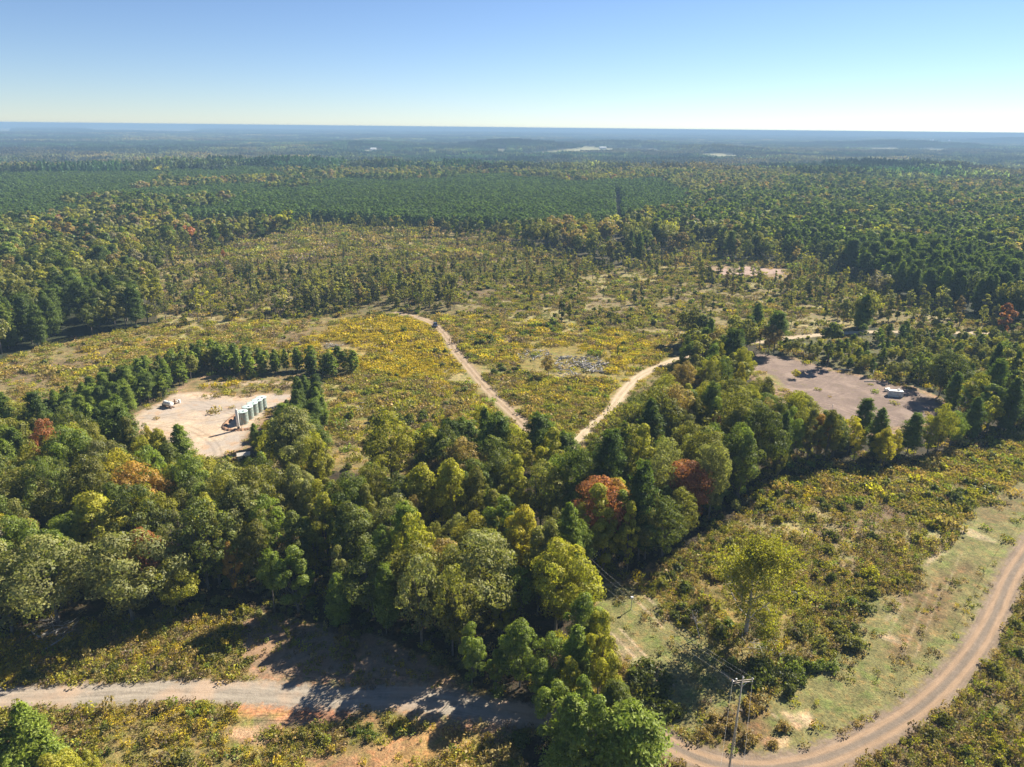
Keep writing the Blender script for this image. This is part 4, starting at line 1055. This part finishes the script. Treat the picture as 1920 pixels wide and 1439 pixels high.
# weeds and goldenrod, coloured by where they grow
def weed_tints(x, y, c):
    n = len(x); pal = np.array([PAL['ol'], PAL['ygr'], PAL['tan'], PAL['br'], (.17, .13, .09), (.26, .22, .09)]) * 1.12
    k = rng.choice(6, n, p=[.27, .16, .24, .06, .13, .14]); t = pal[k] * rng.uniform(.75, 1.25, n)[:, None]
    g = sstep(.46, .66, fbm(x, y, 16, 55, 4) + .10 * (vn(x, y, 1.6, 8) - .5))
    px, py, w = proj(x, y)
    y1 = inpoly(px, py, [(540, 650), (640, 602), (790, 596), (835, 640), (860, 700), (760, 710), (640, 690)])
    y2 = inpoly(px, py, [(900, 620), (1080, 612), (1260, 640), (1260, 690), (1180, 735), (1050, 650)])
    y3 = inpoly(px, py, [(150, 1335), (420, 1325), (540, 1400), (560, 1500), (130, 1500)]); y4 = inpoly(px, py, [(0, 1210), (150, 1180), (300, 1165), (290, 1230), (120, 1290), (-50, 1290)])
    p = .26 * g; p = np.where(y1, .62 + .4 * g, p); p = np.where(y2, .2 + .6 * g, p); p = np.where(y3, .15 + .75 * g, p); p = np.where(y4, .1 + .7 * g, p)
    p = np.where(c == CN.index('field'), p * .25, p)
    p = np.where((wr > 480), 0, p)
    dull = np.isin(c, [CN.index(k_) for k_ in ('sparse', 'scat', 'row')]); t[dull] *= np.array([.80, .82, .95])
    gold = rng.random(n) < p * np.where(dull, .2, 1)
    return t, gold
t, gold = weed_tints(wx, wy, wc)
t[gold] = np.array([.44, .36, .03]) * rng.uniform(.65, 1.15, gold.sum())[:, None]
ws = np.exp(rng.normal(-.12, .34, len(wx))) * np.where(wr > 480, 2.3, 1.0) * np.where(wr > 260, 1.35, np.where(wr > 150, 1.15, 1.0))
for nm, m in (('weeds', ~gold), ('goldenrod', gold)):
    n = int(m.sum()); print(nm, n)
    idx = np.where(wr[m] < 170, rng.integers(0, 3, n), rng.choice([3, 1, 3], n))
    s = ws[m]; instancer(nm, WEEDS, wx[m], wy[m], hgt(wx[m], wy[m]), rng.uniform(0, 6.28, n), np.stack([s, s, s * rng.uniform(.7, 1.2, n)], 1), idx, t[m])

# canopy out towards the horizon
X, Y, S = [], [], []
for r0, r1, sp, sc in ((1370, 4200, 52, 1.0), (4200, 9500, 78, 1.55), (9500, 20000, 150, 3.0)):
    lim = .78 * r1; gx = np.arange(-lim, lim, sp); gy = np.arange(600, r1, sp); A, B = np.meshgrid(gx, gy)
    A = (A + rng.uniform(-.2, .2, A.shape) * sp).ravel(); B = (B + rng.uniform(-.2, .2, B.shape) * sp).ravel()
    r = np.hypot(A, B); m = (r >= r0) & (r < r1) & (np.abs(np.degrees(np.arctan2(A, B))) < 41); X.append(A[m]); Y.append(B[m]); S.append(np.full(m.sum(), sc))
X, Y, S = map(np.concatenate, (X, Y, S)); m = ~fieldmask(X, Y); X, Y, S = X[m], Y[m], S[m]
n1 = fbm(X, Y, 420, 71, 3); n2 = fbm(X, Y, 1500, 72, 3); rr = np.hypot(X, Y)
pi_ = n1 + .4 * (n2 - .5)
idx = np.where(pi_ < .42, 2, np.where(pi_ < .50, 3, np.where(pi_ < .60, 0, 1)))
A_, B_ = np.array([.042, .088, .034]), np.array([.115, .100, .040])
f = np.where(idx == 2, 0, np.where(idx == 3, .35, np.where(idx == 0, .6, 1)))[:, None] * rng.uniform(.7, 1.1, (len(X), 1))
vv = .35 + 1.25 * sstep(.32, .68, .5 * fbm(X, Y, 700, 201, 3) + .5 * fbm(X * .45, Y, 260, 202, 3))
tint = (A_ * (1 - f) + B_ * f) * np.exp(np.minimum(rng.normal(0, .45, (len(X), 1)), .45)) * vv[:, None]
zs = np.where(rr > 9500, 1.3, 1.0) * rng.uniform(.7, 1.65, len(X))
instancer('distant_forest', PATCHES, X, Y, hgt(X, Y), rng.integers(0, 4, len(X)) * math.pi / 2 + rng.uniform(-.3, .3, len(X)), np.stack([S * 1.03, S * 1.03, zs], 1), idx, tint)
print('patches', len(X))

# ------------------------------------------------------------------ tank battery
def gl(px, py): x, y = W(px, py); return (x, y, h1(x, y))
TK = [(457, 795), (467, 786), (476, 779), (485, 773), (492, 768)]
ORDT = ['nearest', 'second', 'middle', 'fourth', 'farthest']
dirv = None
pts = [gl(*p) for p in TK]
tk_me = {}
for i, p in enumerate(pts):
    o = empty('storage_tank', p, .3, '%s of five pale green steel storage tanks in a row on the sandy pad' % ORDT[i], 'tank', 'steel storage tanks in a row')
    if not tk_me:
        b = MB(); prof = [(0, .02), (1.62, .02), (1.62, .1)]
        for z in (.1, 1.2, 1.23, 1.26, 2.4, 2.43, 2.46, 3.6, 3.63, 3.66, 4.6): prof.append((1.58 if abs((z / 1.2) % 1) > .01 and z in (1.23, 2.43, 3.63) else 1.55, z))
        b.lathe(prof, n=32); tk_me['shell'] = b.mesh('shell', M_TANK, True)
        b = MB(); b.lathe([(1.50, 4.60), (1.62, 4.61), (1.62, 4.68), (1.3, 4.78), (.6, 4.92), (.02, 5.0)], n=32); tk_me['roof'] = b.mesh('tank_roof', M_TANKTOP, True)
        b = MB(); b.lathe([(.26, 4.88), (.26, 5.15), (.3, 5.15), (.3, 5.22), (.02, 5.26)], (.6, -.5, 0), 14); tk_me['hatch'] = b.mesh('hatch', M_WHITE, True)
        b = MB(); b.tube([(-1.75, 0, 0), (-1.75, 0, 5.6)], .03, 6).tube([(-1.75, .45, 0), (-1.75, .45, 5.6)], .03, 6)
        for k in range(16): b.tube([(-1.75, 0, .3 + k * .3), (-1.75, .45, .3 + k * .3)], .018, 5)
        tk_me['ladder'] = b.mesh('ladder', M_STEEL)
        b = MB(); b.tube([(0, -1.5, .5), (0, -2.1, .5), (0, -2.1, 0)], .07, 8); tk_me['pipe'] = b.mesh('pipe', M_STEEL, True)
    o.scale = (1, 1, .82)
    for nm in ('shell', 'tank_roof', 'hatch', 'ladder', 'pipe'): link(nm, tk_me['roof' if nm == 'tank_roof' else nm], o)
p0 = np.array(pts[0]); p4 = np.array(pts[4]); ax = (p4 - p0) / np.linalg.norm(p4 - p0); nx_ = np.array([-ax[1], ax[0], 0])
LL = float(np.linalg.norm(p4 - p0)) + 4
# separator column
p = gl(448, 808)
o = empty('separator_tower', p, 0, 'tall narrow white separator column at the near end of the tanks', 'separator')
MB().lathe([(.0, 1.0), (.3, 1.05), (.42, 1.25), (.42, 6.3), (.3, 6.55), (.05, 6.65)], n=20).build('vessel', M_WHITE, o, smooth=True)
MB().lathe([(.5, 0), (.5, .08), (.36, .1), (.36, 1.15)], n=20).build('skirt', M_DARKSTEEL, o, smooth=True)
MB().tube([(.42, 0, 5.8), (.9, 0, 5.8), (.9, 0, .4), (2.6, 1.0, .4)], .06, 8).build('pipe', M_STEEL, o, smooth=True)
MB().tube([(0, 0, 6.6), (0, 0, 7.4)], .05, 8).build('vent', M_STEEL, o)
# low earth berm round the tanks
def berm(name, P, w, hh, col):
    P = [np.array(q) for q in P]; nseg = 120
    D = [0]
    for a, b in zip(P[:-1], P[1:]): D.append(D[-1] + np.linalg.norm(b - a))
    v = []; f = []
    for i in range(nseg + 1):
        t = D[-1] * i / nseg; k = min(max(np.searchsorted(D, t) - 1, 0), len(P) - 2); u = (t - D[k]) / (D[k + 1] - D[k]); q = P[k] * (1 - u) + P[k + 1] * u
        d = (P[k + 1] - P[k]); d = d / np.linalg.norm(d); n_ = np.array([-d[1], d[0]])
        for s_, z in ((-1, -.05), (-.45, .75), (0, 1), (.45, .75), (1, -.05)):
            e = q + n_ * s_ * w * (1 + .2 * math.sin(i * 1.7 + s_)); v.append((e[0], e[1], h1(*e) + z * hh * (1 + .15 * math.sin(i * .9))))
    for i in range(nseg):
        for k in range(4): f.append((i * 5 + k, i * 5 + k + 1, i * 5 + 6 + k, i * 5 + 5 + k))
    b = MB(); b._add(v, f); me = b.mesh(name, col, True); return link(name, me)
M_BERM = solid('berm_soil', (.34, .20, .12), .95, var=.35, sc=1.2, bump=.5)
q0 = p0[:2]; a2 = ax[:2]; n2_ = nx_[:2]
bo = berm('containment_berm', smooth_line([q0 - a2 * 4 - n2_ * 4, q0 - a2 * 5.5 - n2_ * 1, q0 - a2 * 6 + n2_ * 3, q0 - a2 * 2 + n2_ * 5, q0 + a2 * 6 + n2_ * 5, q0 + a2 * (LL + 1) + n2_ * 5], 2), .9, .55, M_BERM)
tag(bo, 'low reddish earth berm curving round the storage tanks', 'berm')
# horizontal white vessel on a skid, and the wellhead beside it
p = gl(317, 768)
o = empty('skid_tank', p, -.45, 'small white horizontal tank on a rusty skid at the pad edge', 'tank')
b = MB(); b.tube([(-1.7, 0, 1.3), (-1.6, 0, 1.3), (1.6, 0, 1.3), (1.7, 0, 1.3)], [.45, .72, .72, .45], 20); b.build('vessel', M_WHITE, o, smooth=True)
for s in (-1, 1):
    MB().box((0, s * .55, .2), (4.2, .12, .22)).build('skid_beam', M_RUST, o)
    MB().box((s * 1.0, 0, .5), (.2, 1.1, .5)).build('saddle', M_RUST, o)
MB().tube([(.6, 0, 1.9), (.6, 0, 2.5)], .1, 8).build('vent', M_STEEL, o)
MB().box((-2.3, .2, .45), (.9, .9, .9), 0, .04).build('pump_box', M_DARKSTEEL, o)
p = gl(329, 762)
o = empty('wellhead', p, 0, 'short wellhead with rusty valves and white meter box beside the small white tank', 'wellhead')
MB().lathe([(.35, 0), (.35, .3), (.18, .35), (.18, 1.5), (.28, 1.5), (.28, 1.6), (.05, 1.7)], n=14).build('casing', M_RUST, o, smooth=True)
MB().tube([(-.7, 0, .9), (.7, 0, .9)], .1, 8).build('cross_pipe', M_RUST, o, smooth=True)
MB().tube([(.7, -.3, .9), (.7, .3, .9)], .22, 12).build('valve_wheel', M_STEEL, o)
MB().box((.9, 1.0, .6), (.7, .5, 1.2), 0, .03).build('meter_box', M_WHITE, o)
# small shed below the pad
p = gl(458, 862)
o = empty('metal_shed', p, .35, 'small grey metal shed half hidden by trees below the sandy pad', 'shed')
o.scale = (.75, .75, .75)
MB().box((0, 0, 1.0), (4.2, 2.6, 2.0)).build('walls', M_CONT, o)
b = MB(); b._add([(-2.3, -1.5, 2.003), (2.3, -1.5, 2.003), (2.3, 0, 2.75), (-2.3, 0, 2.75), (-2.3, 1.5, 2.003), (2.3, 1.5, 2.003), (-2.3, -1.5, 2.08), (2.3, -1.5, 2.08), (2.3, 0, 2.84), (-2.3, 0, 2.84), (-2.3, 1.5, 2.08), (2.3, 1.5, 2.08)],
       [(0, 3, 2, 1), (3, 4, 5, 2), (6, 7, 8, 9), (9, 8, 11, 10), (0, 1, 7, 6), (4, 10, 11, 5), (0, 6, 9, 3), (3, 9, 10, 4), (1, 2, 8, 7), (2, 5, 11, 8)]); b.build('roof', M_WALLP, o)
MB().box((0, -1.32, .95), (1.0, .05, 1.8)).build('door', M_DARKSTEEL, o)

# ------------------------------------------------------------------ container on the clay pad
p = gl(1678, 741)
o = empty('shipping_container', p, -.20, 'pale grey corrugated steel container on the brown clay pad', 'container')
L_, Wd, Hc = 4.6, 2.1, 2.1
b = MB(); n = 60
for s in (-1, 1):   # corrugated long sides
    v = []; f = []
    for i in range(n + 1):
        x_ = -L_ / 2 + .1 + (L_ - .2) * i / n; d_ = .035 if (i // 2) % 2 else 0; y_ = s * (Wd / 2 - .02 - d_)
        v += [(x_, y_, .18), (x_, y_, Hc - .1)]
    for i in range(n): f.append((2 * i, 2 * i + 2, 2 * i + 3, 2 * i + 1))
    b._add(v, f)
b.box((L_ / 2 - .06, 0, Hc / 2), (.05, Wd - .1, Hc - .3)); b.build('side_panels', M_CONT, o)
b = MB()
for sx in (-1, 1):
    for sy in (-1, 1): b.box((sx * (L_ / 2 - .07), sy * (Wd / 2 - .07), Hc / 2), (.14, .14, Hc))
for sy in (-1, 1):
    for z in (.09, Hc - .05): b.box((0, sy * (Wd / 2 - .06), z), (L_ - .29, .11, .14))
b.build('frame', M_CONT, o)
MB().box((0, 0, Hc - .01), (L_ - .02, Wd - .02, .06)).build('roof', M_WHITE, o)
for s in (-1, 1): MB().box((-L_ / 2 + .05, s * .46, Hc / 2), (.06, .88, Hc - .3)).build('door', M_CONT, o)
MB().box((1.0, .3, Hc + .25), (.7, .6, .42), 0, .04).build('roof_vent', M_WHITE, o)
p = gl(1663, 732); o = empty('propane_tank', p, .2, 'small white rounded propane tank at the left end of the container', 'tank')
MB().tube([(-.95, 0, .75), (-.85, 0, .75), (.85, 0, .75), (.95, 0, .75)], [.2, .46, .46, .2], 16).build('vessel', M_WHITE, o, smooth=True)
for s in (-1, 1): MB().box((s * .6, 0, .2), (.12, .7, .4)).build('leg', M_STEEL, o)
p = gl(1636, 706); o = empty('fallen_sign', p, .9, 'white panel on a leaning post among the bushes behind the pad', 'sign')
MB().tube([(0, 0, 0), (.5, 0, 2.2)], .05, 6).build('post', M_STEEL, o)
MB().box((.45, 0, 2.0), (1.3, .05, .8)).build('panel', M_WHITE, o)
p = gl(1560, 768); o = tag(MB().lathe([(.07, 0), (.07, 1.6), (.09, 1.62), (.09, 1.7), (.01, 1.75)], n=10).build('marker_post', M_WHITE, None, p, smooth=True), 'thin white marker post at the near edge of the brown clay pad', 'post')
# log lying by the pad
def logs(name, px, py, n, rad, spread, label, cat, mt, flat=.3, length=(2, 5)):
    b = MB()
    for k in range(n):
        a = rng.uniform(0, 6.28); c = np.clip(rng.normal(size=2), -1.25, 1.25) * spread; ln = rng.uniform(*length); z = abs(rng.normal()) * flat + rad
        d = np.array([math.cos(a), math.sin(a)]); m_ = rng.normal(0, .12 * ln, 2); r_ = rad * rng.uniform(.5, 1.3)
        b.tube([(c[0] - d[0] * ln / 2, c[1] - d[1] * ln / 2, z), (c[0] + m_[0], c[1] + m_[1], z + rng.uniform(-.1, .4) * flat), (c[0] + d[0] * ln / 2, c[1] + d[1] * ln / 2, z + rng.uniform(0, 1) * flat)], [r_, r_ * .8, r_ * .4], 6)
    o = b.build(name, mt, None, gl(px, py)); tag(o, label, cat); return o
for (px, py, n, rd, sp, lb) in (
    (1085, 684, 150, .20, 6.5, 'wide grey slash pile of felled limbs in the goldenrod clearing'), (1118, 692, 80, .18, 3.8, 'grey slash pile at the right end of the wide brush heap'),
    (1000, 668, 80, .17, 5, 'scattered grey branches left of the wide brush heap'), (622, 652, 34, .14, 2.6, 'grey brush pile beside the young pine belt'),
    (1068, 706, 30, .17, 3.0, 'pale brush pile below the wide brush heap'), (98, 1188, 40, .10, 2.4, 'weathered debris pile at the shaded edge of the left wood'),
    (832, 727, 8, .13, 1.2, 'small pile of bleached logs left of the rutted track'), (700, 765, 30, .11, 3.6, 'low grey branches beside the dark thicket'), (820, 760, 26, .11, 3.0, 'low grey branches between thicket and rutted track'),
    (1430, 1222, 34, .05, 2.0, 'tangle of bleached sticks above the dark thicket'), (1100, 1062, 16, .09, 1.8, 'broken branches in the shaded gap under the wires')):
    logs('brush_pile', px, py, n, rd, sp, lb, 'brush pile', M_PALEBARK, .35, (.8, 3.2))
b = MB().tube([(-3, 0, .25), (0, .2, .28), (3.5, 0, .3)], [.28, .22, .14], 8); tag(b.build('fallen_log', M_POLE, None, gl(1582, 694), -.1, True), 'brown log lying along the upper edge of the clay pad', 'log')
b = MB().tube([(-2.6, 0, .2), (0, .1, .22), (2.5, 0, .25)], [.2, .17, .1], 8); tag(b.build('fallen_log', M_PALEBARK, None, gl(1634, 715), .05, True), 'bleached log lying left of the container', 'log')

# dead trees
def dead(px, py, H, label, lean=(0, 0), nb=9, mt=M_PALEBARK):
    o = empty('dead_tree', gl(px, py), 0, label, 'tree', 'bare dead trees'); b = MB(); r0 = H * .02
    b.tube([(0, 0, -.3), (lean[0] * .4, lean[1] * .4, H * .4), (lean[0], lean[1], H)], [r0, r0 * .7, r0 * .15], 8); b.build('trunk', mt, o, smooth=True)
    b = MB()
    for k in range(nb):
        t = rng.uniform(.35, .95); a = rng.uniform(0, 6.28); L2 = H * rng.uniform(.12, .26) * (1.2 - t * .6); s_ = np.array([lean[0] * t, lean[1] * t, H * t]); d = np.array([math.cos(a), math.sin(a), rng.uniform(.2, .8)])
        e = s_ + d * L2; b.tube([tuple(s_), tuple((s_ + e) / 2 + rng.normal(size=3) * .15), tuple(e)], [r0 * .35, r0 * .22, .01], 5, False)
        for q in range(3):
            m_ = s_ + d * L2 * rng.uniform(.4, .9); g = m_ + (d + rng.normal(size=3) * .7) * L2 * .4; b.tube([tuple(m_), tuple(g)], [r0 * .15, .008], 4, False)
    b.build('branches', mt, o)
dead(1312, 1200, 5.5, 'bleached dead snag leaning beside the tangle left of the lone airy tree', (-1.8, 1.0), 10)
dead(160, 905, 14, 'pale leaning dead trunk at the gap below the sandy pad', (1.6, 1), 9)
dead(70, 648, 12, 'white bare trunk at the edge of the left weedy field', (.6, .3), 9)
dead(345, 1100, 13, 'bare purplish dead crown in the shaded wood', (.3, .2), 44, solid('dead_twigs', (.24, .17, .15), .9))
dead(690, 1150, 11, 'bare grey twiggy tree in front of the dark wood', (.2, .1), 46, solid('grey_twigs', (.30, .25, .21), .9))
dead(1640, 556, 14, 'bare greyish tree beyond the upper road', (.2, .1), 46, solid('ash_twigs', (.34, .30, .27), .9))
dead(1052, 1118, 7, 'slender half bare tree beside the shaded gap', (.5, .3), 30)
dead(1265, 560, 8, 'thin bleached snag in the far scattered trees', (.4, .2), 8)

# ------------------------------------------------------------------ power line
pA = W(1366, 1448)
hA = 14.0
for hh in np.arange(10, 20, .1):
    if proj(pA[0], pA[1], hh)[1] <= 1272: hA = float(hh); break
def pole(x, y, H, az, label, lean=(0, 0)):
    o = empty('power_pole', (x, y, h1(x, y)), az, label, 'utility pole', 'wooden power poles')
    MB().tube([(0, 0, -.5), (0, 0, H)], [.15, .10], 12).build('pole_shaft', M_POLE, o, smooth=True)
    b = MB()
    for s in (-1, 1): b.box((0, s * .17, H - .55), (2.8, .08, .11))
    b.build('crossarm', M_POLE, o)
    for s in (-1, 1): MB().tube([(s * .9, 0, H - .6), (0, 0, H - 1.5)], .03, 6).build('brace', M_STEEL, o)
    for x_ in (-1.4, 0, 1.4):
        z = H - .42 if x_ else H
        MB().lathe([(.05, 0), (.05, .08), (.13, .1), (.13, .14), (.07, .16), (.12, .2), (.12, .24), (.05, .28), (.05, .34)], (x_, 0, z), 12).build('insulator', M_CERAMIC, o, smooth=True)
    MB().box((-.9, 0, H - .2), (.22, .2, .45), 0, .03).build('cutout_switch', M_STEEL, o)
    return o, [np.array([x + math.cos(az) * x_, y + math.sin(az) * x_, h1(x, y) + (H - .08 if x_ else H + .34)]) for x_ in (-1.4, 0, 1.4)]
pB = W(1062, 1092); pC = (-10, -30)
dAB = np.array(pB) - np.array(pA)
azA = 0.15
oA, tA = pole(pA[0], pA[1], hA, azA, 'tall wooden power pole with crossarm beside the reddish dirt road')
oB, tB = pole(pB[0], pB[1], 8.5, math.atan2(dAB[1], dAB[0]) + math.pi / 2, 'wooden power pole hidden in the trees at the shaded gap')
if tB[0][0] > tB[2][0]: tB = tB[::-1]
oC, tC = pole(pC[0], pC[1], 14, 0, 'wooden power pole behind the viewer down the line')
def wire(a, b, sag, lb):
    pts_ = [tuple(a * (1 - t) + b * t - np.array([0, 0, sag * 4 * t * (1 - t)])) for t in np.linspace(0, 1, 24)]
    o = MB().tube(pts_, .008, 5).build('power_line', M_WIRE); tag(o, lb, 'wire', 'overhead wires')
nmw = ['left', 'middle', 'right']
for k in range(3):
    wire(tA[k], tB[k], 1.6, '%s overhead wire from the power pole back to the shaded gap' % nmw[k])
    wire(tA[k], tC[k], 1.2, '%s overhead wire dropping from the power pole toward the bottom edge' % nmw[k])
b = MB().tube([(0, 0, 0), (0, 0, 2.4)], .08, 8); o = empty('vent_post', gl(1183, 1146), 0, 'short steel post with a white cap in the mown strip under the wires', 'post')
b.build('post_shaft', M_STEEL, o); MB().box((0, 0, 2.6), (.5, .4, .45), 0, .05).build('cap', M_WHITE, o)

# ------------------------------------------------------------------ vehicle on the track
p = gl(816, 614)
o = empty('pickup_truck', p, 1.75, 'small dark blue vehicle seen end-on on the rutted track', 'pickup truck')
b = MB(); b.box((0, 0, .78), (5.1, 1.88, .55), 0, .12); b.build('body', M_BLUE, o)
b = MB(); b._add([(-.9, -.85, 1.0), (1.3, -.85, 1.0), (1.3, .85, 1.0), (-.9, .85, 1.0), (-.75, -.7, 1.75), (.7, -.7, 1.75), (.7, .7, 1.75), (-.75, .7, 1.75)], [(0, 1, 5, 4), (1, 2, 6, 5), (2, 3, 7, 6), (3, 0, 4, 7), (4, 5, 6, 7)]); b.build('cab', M_GLASS, o)
MB().box((-.03, 0, 1.79), (1.5, 1.44, .08), 0, .03).build('cab_roof', M_BLUE, o)
for x_ in (-1.6, 1.6):
    for s in (-1, 1):
        w_ = MB().tube([(x_, s * .78, .38), (x_, s * 1.0, .38)], .38, 18).build('wheel', M_RUBBER, o); MB().tube([(x_, s * .96, .38), (x_, s * 1.02, .38)], .2, 12).build('rim', M_STEEL, w_)
for s in (-1, 1):
    MB().box((2.56, s * .7, .85), (.05, .3, .18)).build('headlight', M_WHITE, o); MB().box((-2.56, s * .8, .85), (.05, .15, .3)).build('tail_light', M_RUST, o)

# ------------------------------------------------------------------ far buildings
def house(px, py, wid, dep, hh, rz, wallm, roofm, label):
    x, y = W(px, py); 
    for _ in range(4): x, y = W(px, py, h1(x, y))
    o = empty('farmhouse', (x, y, h1(x, y)), rz, label, 'building', 'far farm buildings'); rh = dep * .32
    MB().box((0, 0, hh / 2), (wid, dep, hh)).build('walls', wallm, o)
    b = MB(); e = .6; w2, d2 = wid / 2 + e, dep / 2 + e; z0 = hh + .01
    b._add([(-w2, -d2, z0), (w2, -d2, z0), (w2, 0, z0 + rh), (-w2, 0, z0 + rh), (-w2, d2, z0), (w2, d2, z0)], [(0, 1, 2, 3), (3, 2, 5, 4), (0, 3, 4), (1, 5, 2), (0, 4, 5, 1)]); b.build('roof', roofm, o)
    for k in range(3): MB().box((-wid * .3 + k * wid * .3, -dep / 2 - .02, hh * .55), (wid * .09, .1, hh * .35)).build('window', M_GLASS, o)
house(955, 358, 16, 10, 5, .3, M_WALLP, M_ROOF, 'house with reddish roof in the pines near the far red clearing')
house(1045, 352, 14, 9, 7, -.2, M_WALLP, M_STEEL, 'tall pale barn among dark trees above the far red clearing')
for (px, py, w_, lb) in ((1560, 277, 60, 'large white metal building alone on the hazy plain right of centre'), (872, 281, 36, 'white building beside pale pastures left of the long field'), (748, 281, 30, 'reddish white farm building left of the pale pastures'),
                         (1130, 280, 34, 'white farm building at the end of the long pale pasture'), (1075, 275, 30, 'small white building above the long pale pasture'), (1813, 284, 30, 'white shed on the hazy plain below the far towers'), (700, 279, 24, 'pale shed at the left pasture')):
    house(px, py, w_, 18, 8, .1, M_WHITE, M_WHITE, lb)
k = 0
for (px, hh, wd) in ((1716, 44, 5), (1721, 22, 6), (1727, 24, 6), (1733, 20, 6), (1738, 30, 6), (1743, 36, 8), (1748, 38, 8), (1779, 40, 8), (1790, 20, 8)):
    x, y = W(px, 271, -20)
    for _ in range(3): x, y = W(px, 271, h1(x, y))
    o = empty('industrial_tower', (x, y, h1(x, y)), 0, 'white industrial tower on the horizon plain, %s from the left of the cluster' % ORD[k], 'tower', 'white towers of the far plant'); k += 1
    MB().lathe([(wd, 0), (wd, hh), (wd * .6, hh + 2), (wd * .6, hh + 5)], n=14).build('tower_shaft', M_WHITE, o, smooth=True)
    MB().lathe([(wd * 1.15, hh * .6), (wd * 1.15, hh * .63)], n=14).build('platform', M_STEEL, o)

# ------------------------------------------------------------------ air
m, nt = mat('haze'); out = N(nt, 'ShaderNodeOutputMaterial'); pv = N(nt, 'ShaderNodeVolumePrincipled')
pv.inputs['Color'].default_value = (.28, .44, .65, 1); pv.inputs['Density'].default_value = 1.95e-4; pv.inputs['Anisotropy'].default_value = .0
nt.links.new(pv.outputs[0], out.inputs['Volume'])
zb, zt = -90., 86.6
hz = MB().box((0, 0, (zb + zt) / 2), (132000, 132000, zt - zb)).build('haze', m); hz['kind'] = 'stuff'; hz['label'] = 'pale blue haze'

# ------------------------------------------------------------------ light, sky, camera
SUN_AZ = math.radians(42); SUN_EL = math.radians(37)     # azimuth measured from +X towards +Y
sd_ = Vector((math.cos(SUN_EL) * math.cos(SUN_AZ), math.cos(SUN_EL) * math.sin(SUN_AZ), math.sin(SUN_EL)))
sun = bpy.data.lights.new('sun', 'SUN'); sun.energy = 5.0; sun.angle = math.radians(.53); sun.color = (1, .905, .75)
so = bpy.data.objects.new('sun', sun); COL.objects.link(so); so.rotation_euler = sd_.to_track_quat('Z', 'Y').to_euler(); so.location = (0, 0, 300)
w = bpy.data.worlds.new('World'); scn.world = w; w.use_nodes = True; nt = w.node_tree; nt.nodes.clear()
sky = nt.nodes.new('ShaderNodeTexSky'); sky.sky_type = 'NISHITA'; sky.sun_disc = False; sky.sun_elevation = SUN_EL; sky.sun_rotation = math.pi / 2 - SUN_AZ
sky.altitude = 100; sky.air_density = .8; sky.dust_density = 0.0; sky.ozone_density = 2.4
bg = nt.nodes.new('ShaderNodeBackground'); bg.inputs[1].default_value = .045; wo = nt.nodes.new('ShaderNodeOutputWorld')
tn = nt.nodes.new('ShaderNodeVectorMath'); tn.operation = 'MULTIPLY'; tn.inputs[1].default_value = (.85, .915, 1.06); nt.links.new(sky.outputs[0], tn.inputs[0]); nt.links.new(tn.outputs[0], bg.inputs[0]); nt.links.new(bg.outputs[0], wo.inputs[0])

cam = bpy.data.cameras.new('camera'); co = bpy.data.objects.new('camera', cam); COL.objects.link(co)
cam.sensor_fit = 'HORIZONTAL'; cam.sensor_width = 36; cam.lens = 36 * FPX / 1920; cam.clip_end = 120000; cam.clip_start = .5
Mx = Matrix(((Rv[0], Uv[0], -Fv[0], 0), (Rv[1], Uv[1], -Fv[1], 0), (Rv[2], Uv[2], -Fv[2], HCAM), (0, 0, 0, 1))); co.matrix_world = Mx
scn.camera = co
vs_ = scn.view_settings; vs_.view_transform = 'Standard'; vs_.look = 'None'; vs_.gamma = 1; vs_.use_curve_mapping = False; vs_.exposure = 1.42
cy = scn.cycles; cy.max_bounces = 5; cy.diffuse_bounces = 3; cy.glossy_bounces = 1; cy.transmission_bounces = 3; cy.volume_bounces = 1; cy.transparent_max_bounces = 4
cy.use_denoising = True; cy.use_adaptive_sampling = True; cy.adaptive_threshold = .02; cy.caustics_reflective = False; cy.caustics_refractive = False
scn.render.use_persistent_data = False
